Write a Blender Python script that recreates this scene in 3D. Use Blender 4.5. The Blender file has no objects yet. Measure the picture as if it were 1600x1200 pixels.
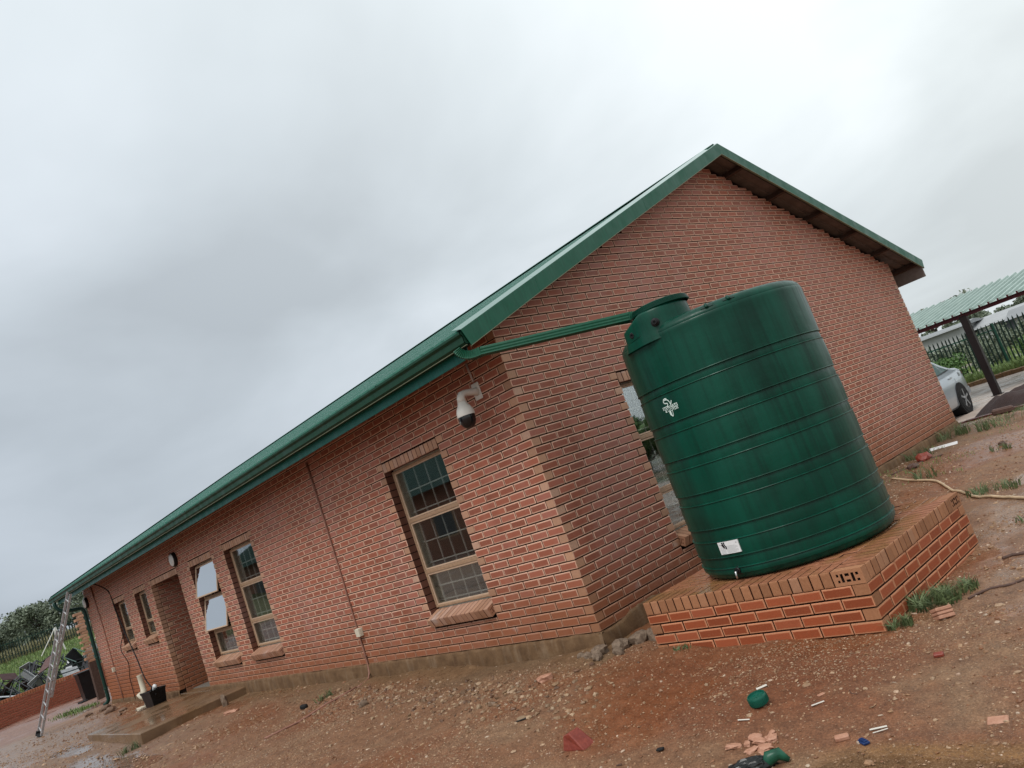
import bpy, math, random
import numpy as np
from mathutils import Vector, Matrix

# ------------------------------------------------------------------ camera, sky, sun, exposure
scn = bpy.context.scene
COL = scn.collection
random.seed(7)
RNG = np.random.default_rng(11)

cam_d = bpy.data.cameras.new('camera')
cam = bpy.data.objects.new('camera', cam_d)
COL.objects.link(cam)
cam_d.sensor_width = 36.0
cam_d.lens = 36.0 * 1227.82 / 1600.0
cam_d.clip_start = 0.05
cam_d.clip_end = 3000
Rr = Vector((0.6166, 0.7115, -0.3370)); Rd = Vector((-0.3235, -0.1613, -0.9324)); Rf = Vector((-0.7177, 0.6839, 0.1308))
mw = Matrix.Identity(4)
for i in range(3):
    mw[i][0] = Rr[i]; mw[i][1] = -Rd[i]; mw[i][2] = -Rf[i]
CAM = (5.3234, -5.0642, 1.4351)
mw[0][3], mw[1][3], mw[2][3] = CAM
cam.matrix_world = mw
scn.camera = cam

SUN_EL, SUN_AZ = math.radians(56), math.radians(-78)      # azimuth measured from +X, towards the camera side
world = bpy.data.worlds.new('World'); scn.world = world; world.use_nodes = True
wt = world.node_tree; wt.nodes.clear()
def wn(t, **k):
    n = wt.nodes.new(t)
    for a, b in k.items(): setattr(n, a, b)
    return n
wo = wn('ShaderNodeOutputWorld')
sky = wn('ShaderNodeTexSky'); sky.sky_type = 'NISHITA'; sky.sun_disc = False
sky.sun_elevation = SUN_EL; sky.sun_rotation = math.radians(90) - SUN_AZ
bg1 = wn('ShaderNodeBackground'); bg1.inputs['Strength'].default_value = 0.08
wt.links.new(sky.outputs[0], bg1.inputs['Color'])
tc = wn('ShaderNodeTexCoord')
sep = wn('ShaderNodeSeparateXYZ'); wt.links.new(tc.outputs['Generated'], sep.inputs[0])
# cloud deck: direction divided by height gives the flat underside of the overcast
mz = wn('ShaderNodeMath', operation='MAXIMUM'); wt.links.new(sep.outputs[2], mz.inputs[0]); mz.inputs[1].default_value = 0.0
az = wn('ShaderNodeMath', operation='ADD'); wt.links.new(mz.outputs[0], az.inputs[0]); az.inputs[1].default_value = 0.28
dx = wn('ShaderNodeMath', operation='DIVIDE'); wt.links.new(sep.outputs[0], dx.inputs[0]); wt.links.new(az.outputs[0], dx.inputs[1])
dy = wn('ShaderNodeMath', operation='DIVIDE'); wt.links.new(sep.outputs[1], dy.inputs[0]); wt.links.new(az.outputs[0], dy.inputs[1])
cmb = wn('ShaderNodeCombineXYZ'); wt.links.new(dx.outputs[0], cmb.inputs[0]); wt.links.new(dy.outputs[0], cmb.inputs[1]); cmb.inputs[2].default_value = 3.7
n1 = wn('ShaderNodeTexNoise'); n1.inputs['Scale'].default_value = 1.15; n1.inputs['Detail'].default_value = 5; n1.inputs['Roughness'].default_value = 0.48; n1.inputs['Distortion'].default_value = 0.3
wt.links.new(cmb.outputs[0], n1.inputs['Vector'])
r1 = wn('ShaderNodeValToRGB')
r1.color_ramp.elements[0].position = 0.33; r1.color_ramp.elements[0].color = (0.66, 0.705, 0.71, 1)
r1.color_ramp.elements[1].position = 0.66; r1.color_ramp.elements[1].color = (0.93, 0.985, 0.99, 1)
e = r1.color_ramp.elements.new(0.5); e.color = (0.79, 0.845, 0.85, 1)
wt.links.new(n1.outputs[0], r1.inputs[0])
# thicker, bluer cloud towards -X and down to the horizon
dotx = wn('ShaderNodeVectorMath', operation='DOT_PRODUCT'); wt.links.new(tc.outputs['Generated'], dotx.inputs[0])
dotx.inputs[1].default_value = (-0.93, -0.05, -0.36)
mr = wn('ShaderNodeMapRange'); mr.inputs[1].default_value = -0.1; mr.inputs[2].default_value = 0.95; mr.inputs[3].default_value = 0.0; mr.inputs[4].default_value = 1.0
wt.links.new(dotx.outputs['Value'], mr.inputs[0])
mx = wn('ShaderNodeMix', data_type='RGBA', blend_type='MULTIPLY'); mx.inputs[7].default_value = (0.50, 0.53, 0.60, 1)
wt.links.new(mr.outputs[0], mx.inputs[0]); wt.links.new(r1.outputs[0], mx.inputs[6])
bg2 = wn('ShaderNodeBackground'); bg2.inputs['Strength'].default_value = 1.0
# an overcast sky is brightest overhead
mh = wn('ShaderNodeMapRange'); mh.inputs[1].default_value = 0.0; mh.inputs[2].default_value = 0.9; mh.inputs[3].default_value = 0.86; mh.inputs[4].default_value = 1.16
wt.links.new(mz.outputs[0], mh.inputs[0])
sc_ = wn('ShaderNodeVectorMath', operation='SCALE'); wt.links.new(mx.outputs[2], sc_.inputs[0]); wt.links.new(mh.outputs[0], sc_.inputs['Scale'])
wt.links.new(sc_.outputs[0], bg2.inputs['Color'])
ms = wn('ShaderNodeMixShader'); ms.inputs[0].default_value = 0.97
wt.links.new(bg1.outputs[0], ms.inputs[1]); wt.links.new(bg2.outputs[0], ms.inputs[2]); wt.links.new(ms.outputs[0], wo.inputs[0])

sun_d = bpy.data.lights.new('sun', 'SUN'); sun_d.energy = 1.5; sun_d.angle = math.radians(24); sun_d.color = (1.0, 0.965, 0.92)
sun = bpy.data.objects.new('sun', sun_d); COL.objects.link(sun)
sdir = Vector((math.cos(SUN_EL) * math.cos(SUN_AZ), math.cos(SUN_EL) * math.sin(SUN_AZ), math.sin(SUN_EL)))
sun.rotation_euler = sdir.to_track_quat('Z', 'Y').to_euler()
scn.view_settings.view_transform = 'Standard'; scn.view_settings.look = 'None'
scn.view_settings.exposure = 0.30; scn.view_settings.gamma = 1.0
scn.render.engine = 'CYCLES'

# ------------------------------------------------------------------ helpers
class N:
    """small node-graph writer for one material"""
    def __init__(s, name, rough=0.7, metallic=0.0, spec=None):
        s.m = bpy.data.materials.new(name); s.m.use_nodes = True
        s.t = s.m.node_tree; s.b = s.t.nodes['Principled BSDF']
        s.b.inputs['Roughness'].default_value = rough; s.b.inputs['Metallic'].default_value = metallic
        if spec is not None: s.b.inputs['Specular IOR Level'].default_value = spec
    def n(s, t, ins=None, **k):
        nd = s.t.nodes.new(t)
        for a, b in k.items(): setattr(nd, a, b)
        for a, b in (ins or {}).items(): s.put(nd.inputs[a], b)
        return nd
    def put(s, sock, v):
        if isinstance(v, bpy.types.NodeSocket): s.t.links.new(v, sock)
        elif isinstance(v, (tuple, list)) and len(v) == 3 and sock.type == 'RGBA': sock.default_value = (*v, 1)
        else: sock.default_value = v
    def pos(s): return s.n('ShaderNodeNewGeometry').outputs['Position']
    def obj(s): return s.n('ShaderNodeTexCoord').outputs['Object']
    def noise(s, vec, scale, detail=4, rough=0.55, dist=0.0):
        return s.n('ShaderNodeTexNoise', {'Vector': vec, 'Scale': scale, 'Detail': detail, 'Roughness': rough, 'Distortion': dist}).outputs[0]
    def mapv(s, vec, scale): return s.n('ShaderNodeMapping', {'Vector': vec, 'Scale': scale}).outputs[0]
    def ramp(s, f, stops):
        r = s.n('ShaderNodeValToRGB', {'Fac': f}); cr = r.color_ramp
        while len(cr.elements) < len(stops): cr.elements.new(0.5)
        for e_, (p, c) in zip(cr.elements, stops):
            e_.position = p; e_.color = (*c, 1) if not isinstance(c, (int, float)) else (c, c, c, 1)
        return r.outputs[0]
    def mix(s, f, a, b, mode='MIX'):
        m_ = s.n('ShaderNodeMix', data_type='RGBA', blend_type=mode)
        s.put(m_.inputs[0], f); s.put(m_.inputs[6], a); s.put(m_.inputs[7], b); return m_.outputs[2]
    def math(s, op, a, b=0.0):
        m_ = s.n('ShaderNodeMath', operation=op); s.put(m_.inputs[0], a); s.put(m_.inputs[1], b); return m_.outputs[0]
    def rng(s, v, a, b, c=0.0, d=1.0): return s.n('ShaderNodeMapRange', {0: v, 1: a, 2: b, 3: c, 4: d}).outputs[0]
    def attr(s, name): return s.n('ShaderNodeAttribute', attribute_name=name)
    def color(s, c): s.put(s.b.inputs['Base Color'], c)
    def rough(s, c): s.put(s.b.inputs['Roughness'], c)
    def bump(s, h, strength=0.4, dist=0.01):
        s.put(s.b.inputs['Normal'], s.n('ShaderNodeBump', {'Height': h, 'Strength': strength, 'Distance': dist}).outputs[0])

def simple(name, col, rough=0.6, metallic=0.0, var=0.15, scale=18, bump=0.0):
    g = N(name, rough, metallic, spec=0.3 if metallic == 0 and rough > 0.12 else None); p = g.obj()
    nz = g.noise(p, scale, 5, 0.6)
    dark = tuple(c * (1 - var) for c in col); lite = tuple(min(1, c * (1 + var)) for c in col)
    g.color(g.ramp(nz, [(0.3, dark), (0.7, lite)]))
    g.rough(g.rng(g.noise(p, scale * 0.4, 3), 0.3, 0.7, max(0.02, rough - 0.1), min(1, rough + 0.1)))
    if bump: g.bump(g.noise(p, scale * 4, 4), bump, 0.004)
    return g.m

def fin(me, mats, smooth=False):
    for m_ in mats: me.materials.append(m_)
    if smooth: me.polygons.foreach_set('use_smooth', [True] * len(me.polygons))
    me.update()

def link(name, me, parent=None, loc=None, rotz=None, kind=None):
    o = bpy.data.objects.new(name, me); COL.objects.link(o)
    if parent is not None: o.parent = parent
    if loc is not None: o.location = loc
    if rotz is not None: o.rotation_euler = (0, 0, rotz)
    if kind: o['kind'] = kind
    return o

def thing(name, label, cat, loc=(0, 0, 0), rotz=0.0, group=None):
    o = bpy.data.objects.new(name, None); COL.objects.link(o)
    o.empty_display_size = 0.1; o.location = loc; o.rotation_euler = (0, 0, rotz)
    o['label'] = label; o['category'] = cat
    if group: o['group'] = group
    return o

def tag(o, label, cat, group=None):
    o['label'] = label; o['category'] = cat
    if group: o['group'] = group
    return o

class MB:
    def __init__(s): s.v = []; s.f = []; s.mi = []
    def add(s, vs, fs, mi=0):
        b = len(s.v); s.v += [tuple(v) for v in vs]; s.f += [tuple(b + i for i in f) for f in fs]; s.mi += [mi] * len(fs); return s
    def box(s, lo, hi, mi=0, M=None):
        x0, y0, z0 = lo; x1, y1, z1 = hi
        vs = [Vector(p) for p in ((x0, y0, z0), (x1, y0, z0), (x1, y1, z0), (x0, y1, z0), (x0, y0, z1), (x1, y0, z1), (x1, y1, z1), (x0, y1, z1))]
        if M is not None: vs = [M @ v for v in vs]
        return s.add(vs, [(0, 3, 2, 1), (4, 5, 6, 7), (0, 1, 5, 4), (1, 2, 6, 5), (2, 3, 7, 6), (3, 0, 4, 7)], mi)
    def cbox(s, lo, hi, c=0.004, mi=0, M=None):
        """box with chamfered edges"""
        x0, y0, z0 = lo; x1, y1, z1 = hi
        c = min(c, (x1 - x0) / 3, (y1 - y0) / 3, (z1 - z0) / 3)
        vs = []; ix = {}
        for i in (0, 1):
            for j in (0, 1):
                for k in (0, 1):
                    for ax in range(3):
                        p = [(x0, x1)[i], (y0, y1)[j], (z0, z1)[k]]
                        for a in range(3):
                            if a != ax: p[a] += c if (i, j, k)[a] == 0 else -c
                        ix[(i, j, k, ax)] = len(vs); vs.append(Vector(p))
        fs = []
        def q(*ks): fs.append([ix[k] for k in ks])
        for k in (0, 1): q(*[(i, j, k, 2) for i, j in ((0, 0), (1, 0), (1, 1), (0, 1))])
        for j in (0, 1): q(*[(i, j, k, 1) for i, k in ((0, 0), (1, 0), (1, 1), (0, 1))])
        for i in (0, 1): q(*[(i, j, k, 0) for j, k in ((0, 0), (1, 0), (1, 1), (0, 1))])
        for i in (0, 1):
            for j in (0, 1): q((i, j, 0, 0), (i, j, 1, 0), (i, j, 1, 1), (i, j, 0, 1))
        for i in (0, 1):
            for k in (0, 1): q((i, 0, k, 0), (i, 1, k, 0), (i, 1, k, 2), (i, 0, k, 2))
        for j in (0, 1):
            for k in (0, 1): q((0, j, k, 1), (1, j, k, 1), (1, j, k, 2), (0, j, k, 2))
        for i in (0, 1):
            for j in (0, 1):
                for k in (0, 1): fs.append([ix[(i, j, k, a)] for a in range(3)])
        cen = Vector(((x0 + x1) / 2, (y0 + y1) / 2, (z0 + z1) / 2)); out = []
        for f in fs:
            a, b, d = vs[f[0]], vs[f[1]], vs[f[2]]
            nn = (b - a).cross(d - a); fc = sum((vs[t] for t in f), Vector()) / len(f)
            out.append(tuple(f) if nn.dot(fc - cen) > 0 else tuple(reversed(f)))
        if M is not None: vs = [M @ v for v in vs]
        return s.add(vs, out, mi)
    def tube(s, pts, r, n=8, mi=0, closed_ends=True, rx=None):
        pts = [Vector(p) for p in pts]; rings = []
        up = Vector((0, 0, 1)); prev = None
        rr_ = r if isinstance(r, (list, tuple)) else [r] * len(pts)
        for i, p in enumerate(pts):
            d = (pts[min(i + 1, len(pts) - 1)] - pts[max(i - 1, 0)]).normalized()
            if prev is None: a = d.cross(up if abs(d.z) < 0.95 else Vector((1, 0, 0))).normalized()
            else:
                a = (prev - d * prev.dot(d)).normalized()
            prev = a; b = d.cross(a).normalized()
            rings.append([p + (a * math.cos(2 * math.pi * k / n) + b * math.sin(2 * math.pi * k / n)) * rr_[i] for k in range(n)])
        vs = [v for r_ in rings for v in r_]; fs = []
        for i in range(len(rings) - 1):
            for k in range(n):
                fs.append((i * n + k, (i + 1) * n + k, (i + 1) * n + (k + 1) % n, i * n + (k + 1) % n))
        if closed_ends: fs.append(tuple(range(n))); fs.append(tuple(reversed(range((len(rings) - 1) * n, len(rings) * n))))
        return s.add(vs, fs, mi)
    def bar(s, a, b, w, h, mi=0, up=(0, 0, 1)):
        """rectangular bar from a to b; w sideways, h along up"""
        a = Vector(a); b = Vector(b); d = (b - a); L = d.length; d.normalize(); u = Vector(up)
        sd = d.cross(u)
        if sd.length < 1e-4: sd = d.cross(Vector((1, 0, 0)))
        sd.normalize(); u = sd.cross(d).normalized()
        M = Matrix.Identity(4)
        for i in range(3): M[i][0] = d[i]; M[i][1] = sd[i]; M[i][2] = u[i]; M[i][3] = a[i]
        return s.box((0, -w / 2, -h / 2), (L, w / 2, h / 2), mi, M)
    def lathe(s, prof, c=(0, 0), n=48, mi=0, a0=0.0, caps=True):
        vs = []; fs = []; m = len(prof)
        for r, z in prof:
            for k in range(n):
                a = a0 + 2 * math.pi * k / n; vs.append((c[0] + r * math.cos(a), c[1] + r * math.sin(a), z))
        for i in range(m - 1):
            for k in range(n): fs.append((i * n + k, i * n + (k + 1) % n, (i + 1) * n + (k + 1) % n, (i + 1) * n + k))
        if caps: fs.append(tuple(reversed(range(n)))); fs.append(tuple(range((m - 1) * n, m * n)))
        return s.add(vs, fs, mi)
    def prism(s, poly, z0, z1, mi=0):
        n = len(poly)
        return s.add([(x, y, z0) for x, y in poly] + [(x, y, z1) for x, y in poly],
                     [tuple(reversed(range(n))), tuple(range(n, 2 * n))] + [(i, (i + 1) % n, n + (i + 1) % n, n + i) for i in range(n)], mi)
    def mesh(s, name, mats, smooth=False):
        me = bpy.data.meshes.new(name); me.from_pydata(s.v, [], s.f)
        if any(s.mi): me.polygons.foreach_set('material_index', s.mi)
        fin(me, mats if isinstance(mats, (list, tuple)) else [mats], smooth); return me
    def build(s, name, mats, parent=None, smooth=False, loc=None, rotz=None, kind=None, auto=None):
        o = link(name, s.mesh(name, mats, smooth), parent, loc, rotz, kind)
        if auto: 
            me = o.data; me.polygons.foreach_set('use_smooth', [True] * len(me.polygons))
            try: me.set_sharp_from_angle(angle=math.radians(auto))
            except Exception: pass
        return o

def npmesh(name, V, F, mats, attrs=None, mi=None, smooth=False):
    """V (n,3), F (m,k) arrays of equal-sided faces, attrs name->(type,array on points)"""
    V = np.asarray(V, dtype=np.float32); F = np.asarray(F, dtype=np.int32)
    me = bpy.data.meshes.new(name); me.vertices.add(len(V)); me.vertices.foreach_set('co', V.ravel())
    k = F.shape[1]; me.loops.add(F.size); me.loops.foreach_set('vertex_index', F.ravel())
    me.polygons.add(len(F)); me.polygons.foreach_set('loop_start', np.arange(0, F.size, k, dtype=np.int32))
    try: me.polygons.foreach_set('loop_total', np.full(len(F), k, dtype=np.int32))
    except Exception: pass
    if mi is not None: me.polygons.foreach_set('material_index', np.asarray(mi, dtype=np.int32))
    me.polygons.foreach_set('use_smooth', np.full(len(F), smooth))
    for nm, (ty, arr) in (attrs or {}).items():
        a = me.attributes.new(nm, ty, 'POINT')
        a.data.foreach_set('value' if ty == 'FLOAT' else 'color', np.asarray(arr, dtype=np.float32).ravel())
    for m_ in mats: me.materials.append(m_)
    me.update(calc_edges=True); me.validate(); return me

def vnoise(x, y, seed=0):
    x = np.asarray(x, float); y = np.asarray(y, float); xi = np.floor(x).astype(np.int64); yi = np.floor(y).astype(np.int64)
    def h(a, b):
        n = (a * 374761393 + b * 668265263 + seed * 982451653) & 0x7fffffff
        n = ((n ^ (n >> 13)) * 1274126177) & 0x7fffffff
        return ((n ^ (n >> 16)) & 0xffff) / 65535.0
    fx = x - xi; fy = y - yi; fx = fx * fx * (3 - 2 * fx); fy = fy * fy * (3 - 2 * fy)
    return (h(xi, yi) * (1 - fx) + h(xi + 1, yi) * fx) * (1 - fy) + (h(xi, yi + 1) * (1 - fx) + h(xi + 1, yi + 1) * fx) * fy
def fbm(x, y, oct=4, seed=0):
    t = 0; a = 0.5; s_ = 0
    for o in range(oct): t = t + a * vnoise(np.asarray(x) * 2 ** o + 17.3 * o, np.asarray(y) * 2 ** o - 9.1 * o, seed + o); s_ += a; a *= 0.5
    return t / s_
def sstep(a, b, x): t = np.clip((np.asarray(x, float) - a) / (b - a), 0, 1); return t * t * (3 - 2 * t)

# ------------------------------------------------------------------ materials
def brick_mat(name, core, rim, stain=True, rimw=True):
    g = N(name, 0.62, spec=0.22)
    rnd = g.attr('rnd').outputs['Fac']; edge = g.attr('edge').outputs['Fac']
    oi = g.n('ShaderNodeObjectInfo').outputs['Random']
    r = g.math('FRACT', g.math('ADD', rnd, g.math('MULTIPLY', oi, 7.31)))
    p = g.pos()
    fine = g.noise(p, 55, 5, 0.65); grain = g.noise(p, 240, 3, 0.7); big = g.noise(p, 1.1, 3, 0.5)
    c1 = g.mix(g.rng(r, 0, 1), tuple(c * 0.76 for c in core), tuple(c * 1.22 for c in core))
    c1 = g.mix(g.rng(r, 0.72, 1.0, 0, 0.55), c1, (core[0] * 0.9, core[1] * 1.15, core[2] * 1.5))
    c1 = g.mix(g.rng(fine, 0.3, 0.7), g.mix(1.0, c1, (0.8, 0.78, 0.76), 'MULTIPLY'), c1)
    if rimw:
        ed = g.math('ADD', edge, g.rng(fine, 0.3, 0.7, -0.18, 0.18))
        rm = g.mix(g.rng(r, 0, 1), rim, tuple(c * 0.86 for c in rim))
        c1 = g.mix(g.rng(ed, 0.45, 0.95), rm, c1)
    if stain:
        z = g.n('ShaderNodeSeparateXYZ', {0: p}).outputs[2]
        pv = g.noise(g.mapv(p, (1.0, 1.0, 0.35)), 1.3, 4, 0.6)
        # grey-lilac bloom over the middle of the walls, soil splashed on the lowest courses
        c1 = g.mix(g.math('MULTIPLY', g.rng(pv, 0.46, 0.70), 0.34), c1, (0.40, 0.235, 0.215))
        zz = g.math('ADD', z, g.rng(big, 0.3, 0.7, -0.14, 0.14))
        c1 = g.mix(g.rng(zz, 0.10, 0.66, 0.65, 0.0), c1, (0.25, 0.095, 0.040))
        dk = g.noise(g.mapv(p, (1.6, 1.6, 0.22)), 1.9, 4, 0.65)
        c1 = g.mix(g.rng(dk, 0.54, 0.76, 0, 0.35), c1, g.mix(1.0, c1, (0.48, 0.42, 0.40), 'MULTIPLY'))
        xx = g.n('ShaderNodeSeparateXYZ', {0: p}).outputs[0]
        c1 = g.mix(g.math('MULTIPLY', g.rng(xx, -10.0, -15.0), g.rng(zz, 0.45, 1.15, 0.8, 0.0)), c1, (0.30, 0.10, 0.04))
        wb = g.noise(g.mapv(p, (1.0, 1.0, 1.6)), 2.3, 2, 0.5)
        c1 = g.mix(g.math('MULTIPLY', g.rng(wb, 0.70, 0.80), 0.45), c1, (0.55, 0.48, 0.46))
    g.color(c1)
    g.rough(g.rng(fine, 0.3, 0.7, 0.42, 0.75))
    g.bump(g.math('ADD', g.math('MULTIPLY', fine, 0.7), g.math('MULTIPLY', grain, 0.5)), 0.55, 0.003)
    return g.m
M_BR = brick_mat('brick_red', (0.365, 0.122, 0.076), (0.68, 0.42, 0.31))
M_BT = brick_mat('brick_tan', (0.50, 0.285, 0.185), (0.5, 0.3, 0.2), rimw=False)
M_BS = brick_mat('brick_shaded_side', (0.135, 0.055, 0.036), (0.5, 0.3, 0.2), rimw=False)  # brick sides darkened: the shade of reveals and joints is painted in
M_PR = brick_mat('brick_wet_red', (0.34, 0.083, 0.033), (0.55, 0.24, 0.13), stain=False)
M_PT = brick_mat('brick_wet_tan', (0.38, 0.175, 0.09), (0.5, 0.3, 0.2), stain=False, rimw=False)

M_PS = brick_mat('brick_wet_shaded_side', (0.11, 0.04, 0.024), (0.5, 0.3, 0.2), stain=False, rimw=False)  # stand brick sides coloured dark so the head joints look shaded
g = N('stand_top_brick', 0.4); p = g.pos(); f1 = g.noise(p, 2.6, 5, 0.65); f2 = g.noise(g.mapv(p, (8, 40, 8)), 1.0, 3)
c = g.ramp(g.noise(p, 26, 4), [(0.3, (0.25, 0.09, 0.045)), (0.7, (0.40, 0.17, 0.095))])
c = g.mix(g.rng(f1, 0.44, 0.66), c, (0.24, 0.125, 0.045)); g.color(c); g.rough(g.rng(f1, 0.35, 0.65, 0.5, 0.16)); g.bump(g.noise(p, 60, 3), 0.2, 0.003); M_PTOP = g.m
g = N('mortar', 0.9, spec=0.1); p = g.pos()
g.color(g.ramp(g.noise(p, 30, 4), [(0.3, (0.010, 0.005, 0.004)), (0.75, (0.028, 0.016, 0.012))])); g.bump(g.noise(p, 180, 3), 0.5, 0.002); M_MORTAR = g.m
g = N('cement_plinth', 0.8, spec=0.2); p = g.pos()
c = g.ramp(g.noise(p, 6, 6, 0.65), [(0.25, (0.075, 0.040, 0.020)), (0.55, (0.15, 0.086, 0.044)), (0.8, (0.22, 0.14, 0.08))])
c = g.mix(g.rng(g.noise(g.mapv(p, (1, 1, 0.12)), 14, 3), 0.5, 0.75, 0, 0.35), c, (0.27, 0.20, 0.14))
g.color(c); g.bump(g.noise(p, 60, 5), 0.6, 0.008); M_PLINTH = g.m

g = N('wet_soil', 0.6, spec=0.35); p = g.pos(); a = g.attr('col')
f1 = g.noise(p, 9, 8, 0.7); f2 = g.noise(p, 70, 5, 0.7); f3 = g.noise(p, 320, 3, 0.7)
c = g.mix(g.rng(f1, 0.3, 0.7), g.mix(1.0, a.outputs['Color'], (0.66, 0.62, 0.6), 'MULTIPLY'), g.mix(1.0, a.outputs['Color'], (1.28, 1.26, 1.24), 'MULTIPLY'))
c = g.mix(g.rng(f2, 0.38, 0.66), g.mix(1.0, c, (0.52, 0.47, 0.44), 'MULTIPLY'), c)
c = g.mix(g.math('MULTIPLY', g.rng(f3, 0.60, 0.72), 0.5), c, (0.42, 0.28, 0.18))
vor = g.n('ShaderNodeTexVoronoi', {'Vector': p, 'Scale': 95.0, 'Randomness': 1.0})
c = g.mix(g.math('MULTIPLY', g.rng(vor.outputs['Distance'], 0.16, 0.30, 0.5, 0.0), g.attr('grav').outputs['Fac']), c, (0.40, 0.265, 0.17))
g.color(c)
wet = g.attr('wet').outputs['Fac']
ro = g.math('SUBTRACT', g.rng(f1, 0.3, 0.7, 0.62, 0.88), g.math('MULTIPLY', wet, 0.62)); g.rough(g.math('MAXIMUM', ro, 0.07))
bs = g.n('ShaderNodeBump', {'Height': g.math('ADD', g.math('MULTIPLY', f2, 0.8), g.math('MULTIPLY', f3, 0.35)), 'Distance': 0.02})
g.put(bs.inputs['Strength'], g.math('SUBTRACT', 0.8, g.math('MULTIPLY', wet, 0.78))); g.put(g.b.inputs['Normal'], bs.outputs[0]); M_SOIL = g.m

g = N('pebbles', 0.5, spec=0.4); a = g.attr('col').outputs['Color']; p = g.pos()
g.color(g.mix(g.rng(g.noise(p, 90, 4), 0.3, 0.7), g.mix(1.0, a, (0.7, 0.66, 0.62), 'MULTIPLY'), a)); g.rough(0.5); M_PEB = g.m

def paint(name, col, rough=0.32, streak=0.25, bumpy=0.03):
    g = N(name, rough, spec=0.28); p = g.pos()
    st = g.noise(g.mapv(p, (9, 9, 1.0)), 4.0, 5, 0.65)
    c_ = g.mix(g.rng(st, 0.35, 0.7), tuple(x * (1 - streak) for x in col), col)
    c_ = g.mix(g.rng(g.noise(p, 2.3, 4), 0.45, 0.8, 0, 0.3), c_, tuple(x * 0.7 + 0.012 for x in col))
    g.color(c_); g.rough(g.rng(g.noise(p, 7, 4), 0.3, 0.7, rough - 0.08, rough + 0.15))
    g.bump(g.noise(p, 3.0, 2), bumpy, 0.05); return g.m
M_GREEN = paint('green_sheet_paint', (0.004, 0.10, 0.055), 0.38, 0.3, 0.02)
M_GUTTER = paint('gutter_green', (0.003, 0.045, 0.022), 0.45)
M_TEAL = paint('fascia_teal', (0.008, 0.15, 0.125), 0.38, 0.4)
M_ROOFG = paint('roof_sheet_green', (0.03, 0.14, 0.10), 0.26, 0.15, 0.0)
M_PIPEG = paint('downpipe_green', (0.005, 0.085, 0.046), 0.33)
M_DPIPE = paint('downpipe_dark_green', (0.008, 0.045, 0.035), 0.35)
M_UNDER = simple('galvanised_underside', (0.16, 0.125, 0.11), 0.6, 0.0, 0.25, 6)
M_TIMBER = simple('purlin_timber', (0.07, 0.04, 0.03), 0.8, 0, 0.3, 20)
M_FASB = simple('fascia_back_grey', (0.17, 0.14, 0.125), 0.7, 0, 0.15, 12)

g = N('tank_plastic', 0.30, spec=0.20); p = g.pos(); cc = g.n('ShaderNodeVectorMath', {0: p, 1: (-1.635, -0.935, 0)}, operation='ADD').outputs[0]
st = g.noise(g.mapv(cc, (22, 22, 0.9)), 1.0, 5, 0.7); st2 = g.noise(g.mapv(cc, (5, 5, 0.6)), 1.0, 4, 0.6)
c = g.mix(g.rng(st, 0.42, 0.72), (0.0015, 0.048, 0.030), (0.0009, 0.024, 0.016))
c = g.mix(g.rng(st2, 0.4, 0.7, 0, 0.75), c, (0.002, 0.072, 0.046))
c = g.mix(g.rng(g.noise(p, 1.6, 3), 0.5, 0.75, 0, 0.5), c, (0.001, 0.012, 0.008))
g.color(c); g.rough(g.rng(st, 0.4, 0.7, 0.28, 0.46)); g.bump(g.noise(g.mapv(cc, (3, 3, 6)), 2.0, 3), 0.05, 0.05); M_TANK = g.m
M_BLACK = simple('black_plastic', (0.008, 0.008, 0.009), 0.35)
M_BLACKM = simple('black_rubber', (0.012, 0.012, 0.013), 0.8)
M_WHITE = simple('white_sticker', (0.72, 0.73, 0.74), 0.45, 0, 0.04)
M_INK = simple('black_ink', (0.015, 0.015, 0.018), 0.5)
M_GREYINK = simple('grey_print', (0.42, 0.44, 0.45), 0.5, 0, 0.03)
M_LOGO = simple('pale_print', (0.62, 0.74, 0.70), 0.5, 0, 0.05)
M_CHROME = simple('tap_metal', (0.5, 0.5, 0.5), 0.25, 1.0, 0.05)
M_FRAME = simple('window_frame_steel', (0.34, 0.22, 0.14), 0.5, 0, 0.2, 30)
M_FRAMEL = simple('window_frame_edge', (0.48, 0.34, 0.24), 0.5, 0, 0.1, 30)
M_BARS = simple('burglar_bar_paint', (0.46, 0.44, 0.42), 0.5, 0, 0.1)
M_PLASTER = simple('interior_plaster', (0.78, 0.74, 0.62), 0.85, 0, 0.06)
M_ROOM = simple('room_wall', (0.16, 0.14, 0.12), 0.9, 0, 0.1, 3)
M_DARKF = simple('room_dark', (0.03, 0.03, 0.03), 0.9, 0, 0.1, 3)
M_WHITEP = simple('white_painted_metal', (0.68, 0.66, 0.62), 0.4, 0, 0.04)
M_CREAM = simple('cream_pvc', (0.60, 0.55, 0.44), 0.45, 0, 0.08)
M_CONDUIT = simple('painted_conduit', (0.27, 0.135, 0.10), 0.6, 0, 0.2)
M_CONDW = simple('pale_conduit', (0.45, 0.37, 0.34), 0.5, 0, 0.08)
M_ALU = simple('ladder_aluminium', (0.40, 0.39, 0.40), 0.5, 0.3, 0.2)
M_CONC = simple('wet_concrete', (0.155, 0.095, 0.05), 0.28, 0, 0.3, 5, 0.1)
g = N('door_slab', 0.3); p = g.pos(); f1 = g.noise(p, 1.3, 5, 0.6)
g.color(g.ramp(g.noise(p, 3.0, 7, 0.7), [(0.25, (0.10, 0.055, 0.028)), (0.6, (0.19, 0.115, 0.062)), (0.85, (0.25, 0.17, 0.11))]))
g.rough(g.rng(f1, 0.4, 0.62, 0.12, 0.55)); g.bump(g.noise(p, 50, 4), 0.1, 0.005); M_SLAB = g.m

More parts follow.
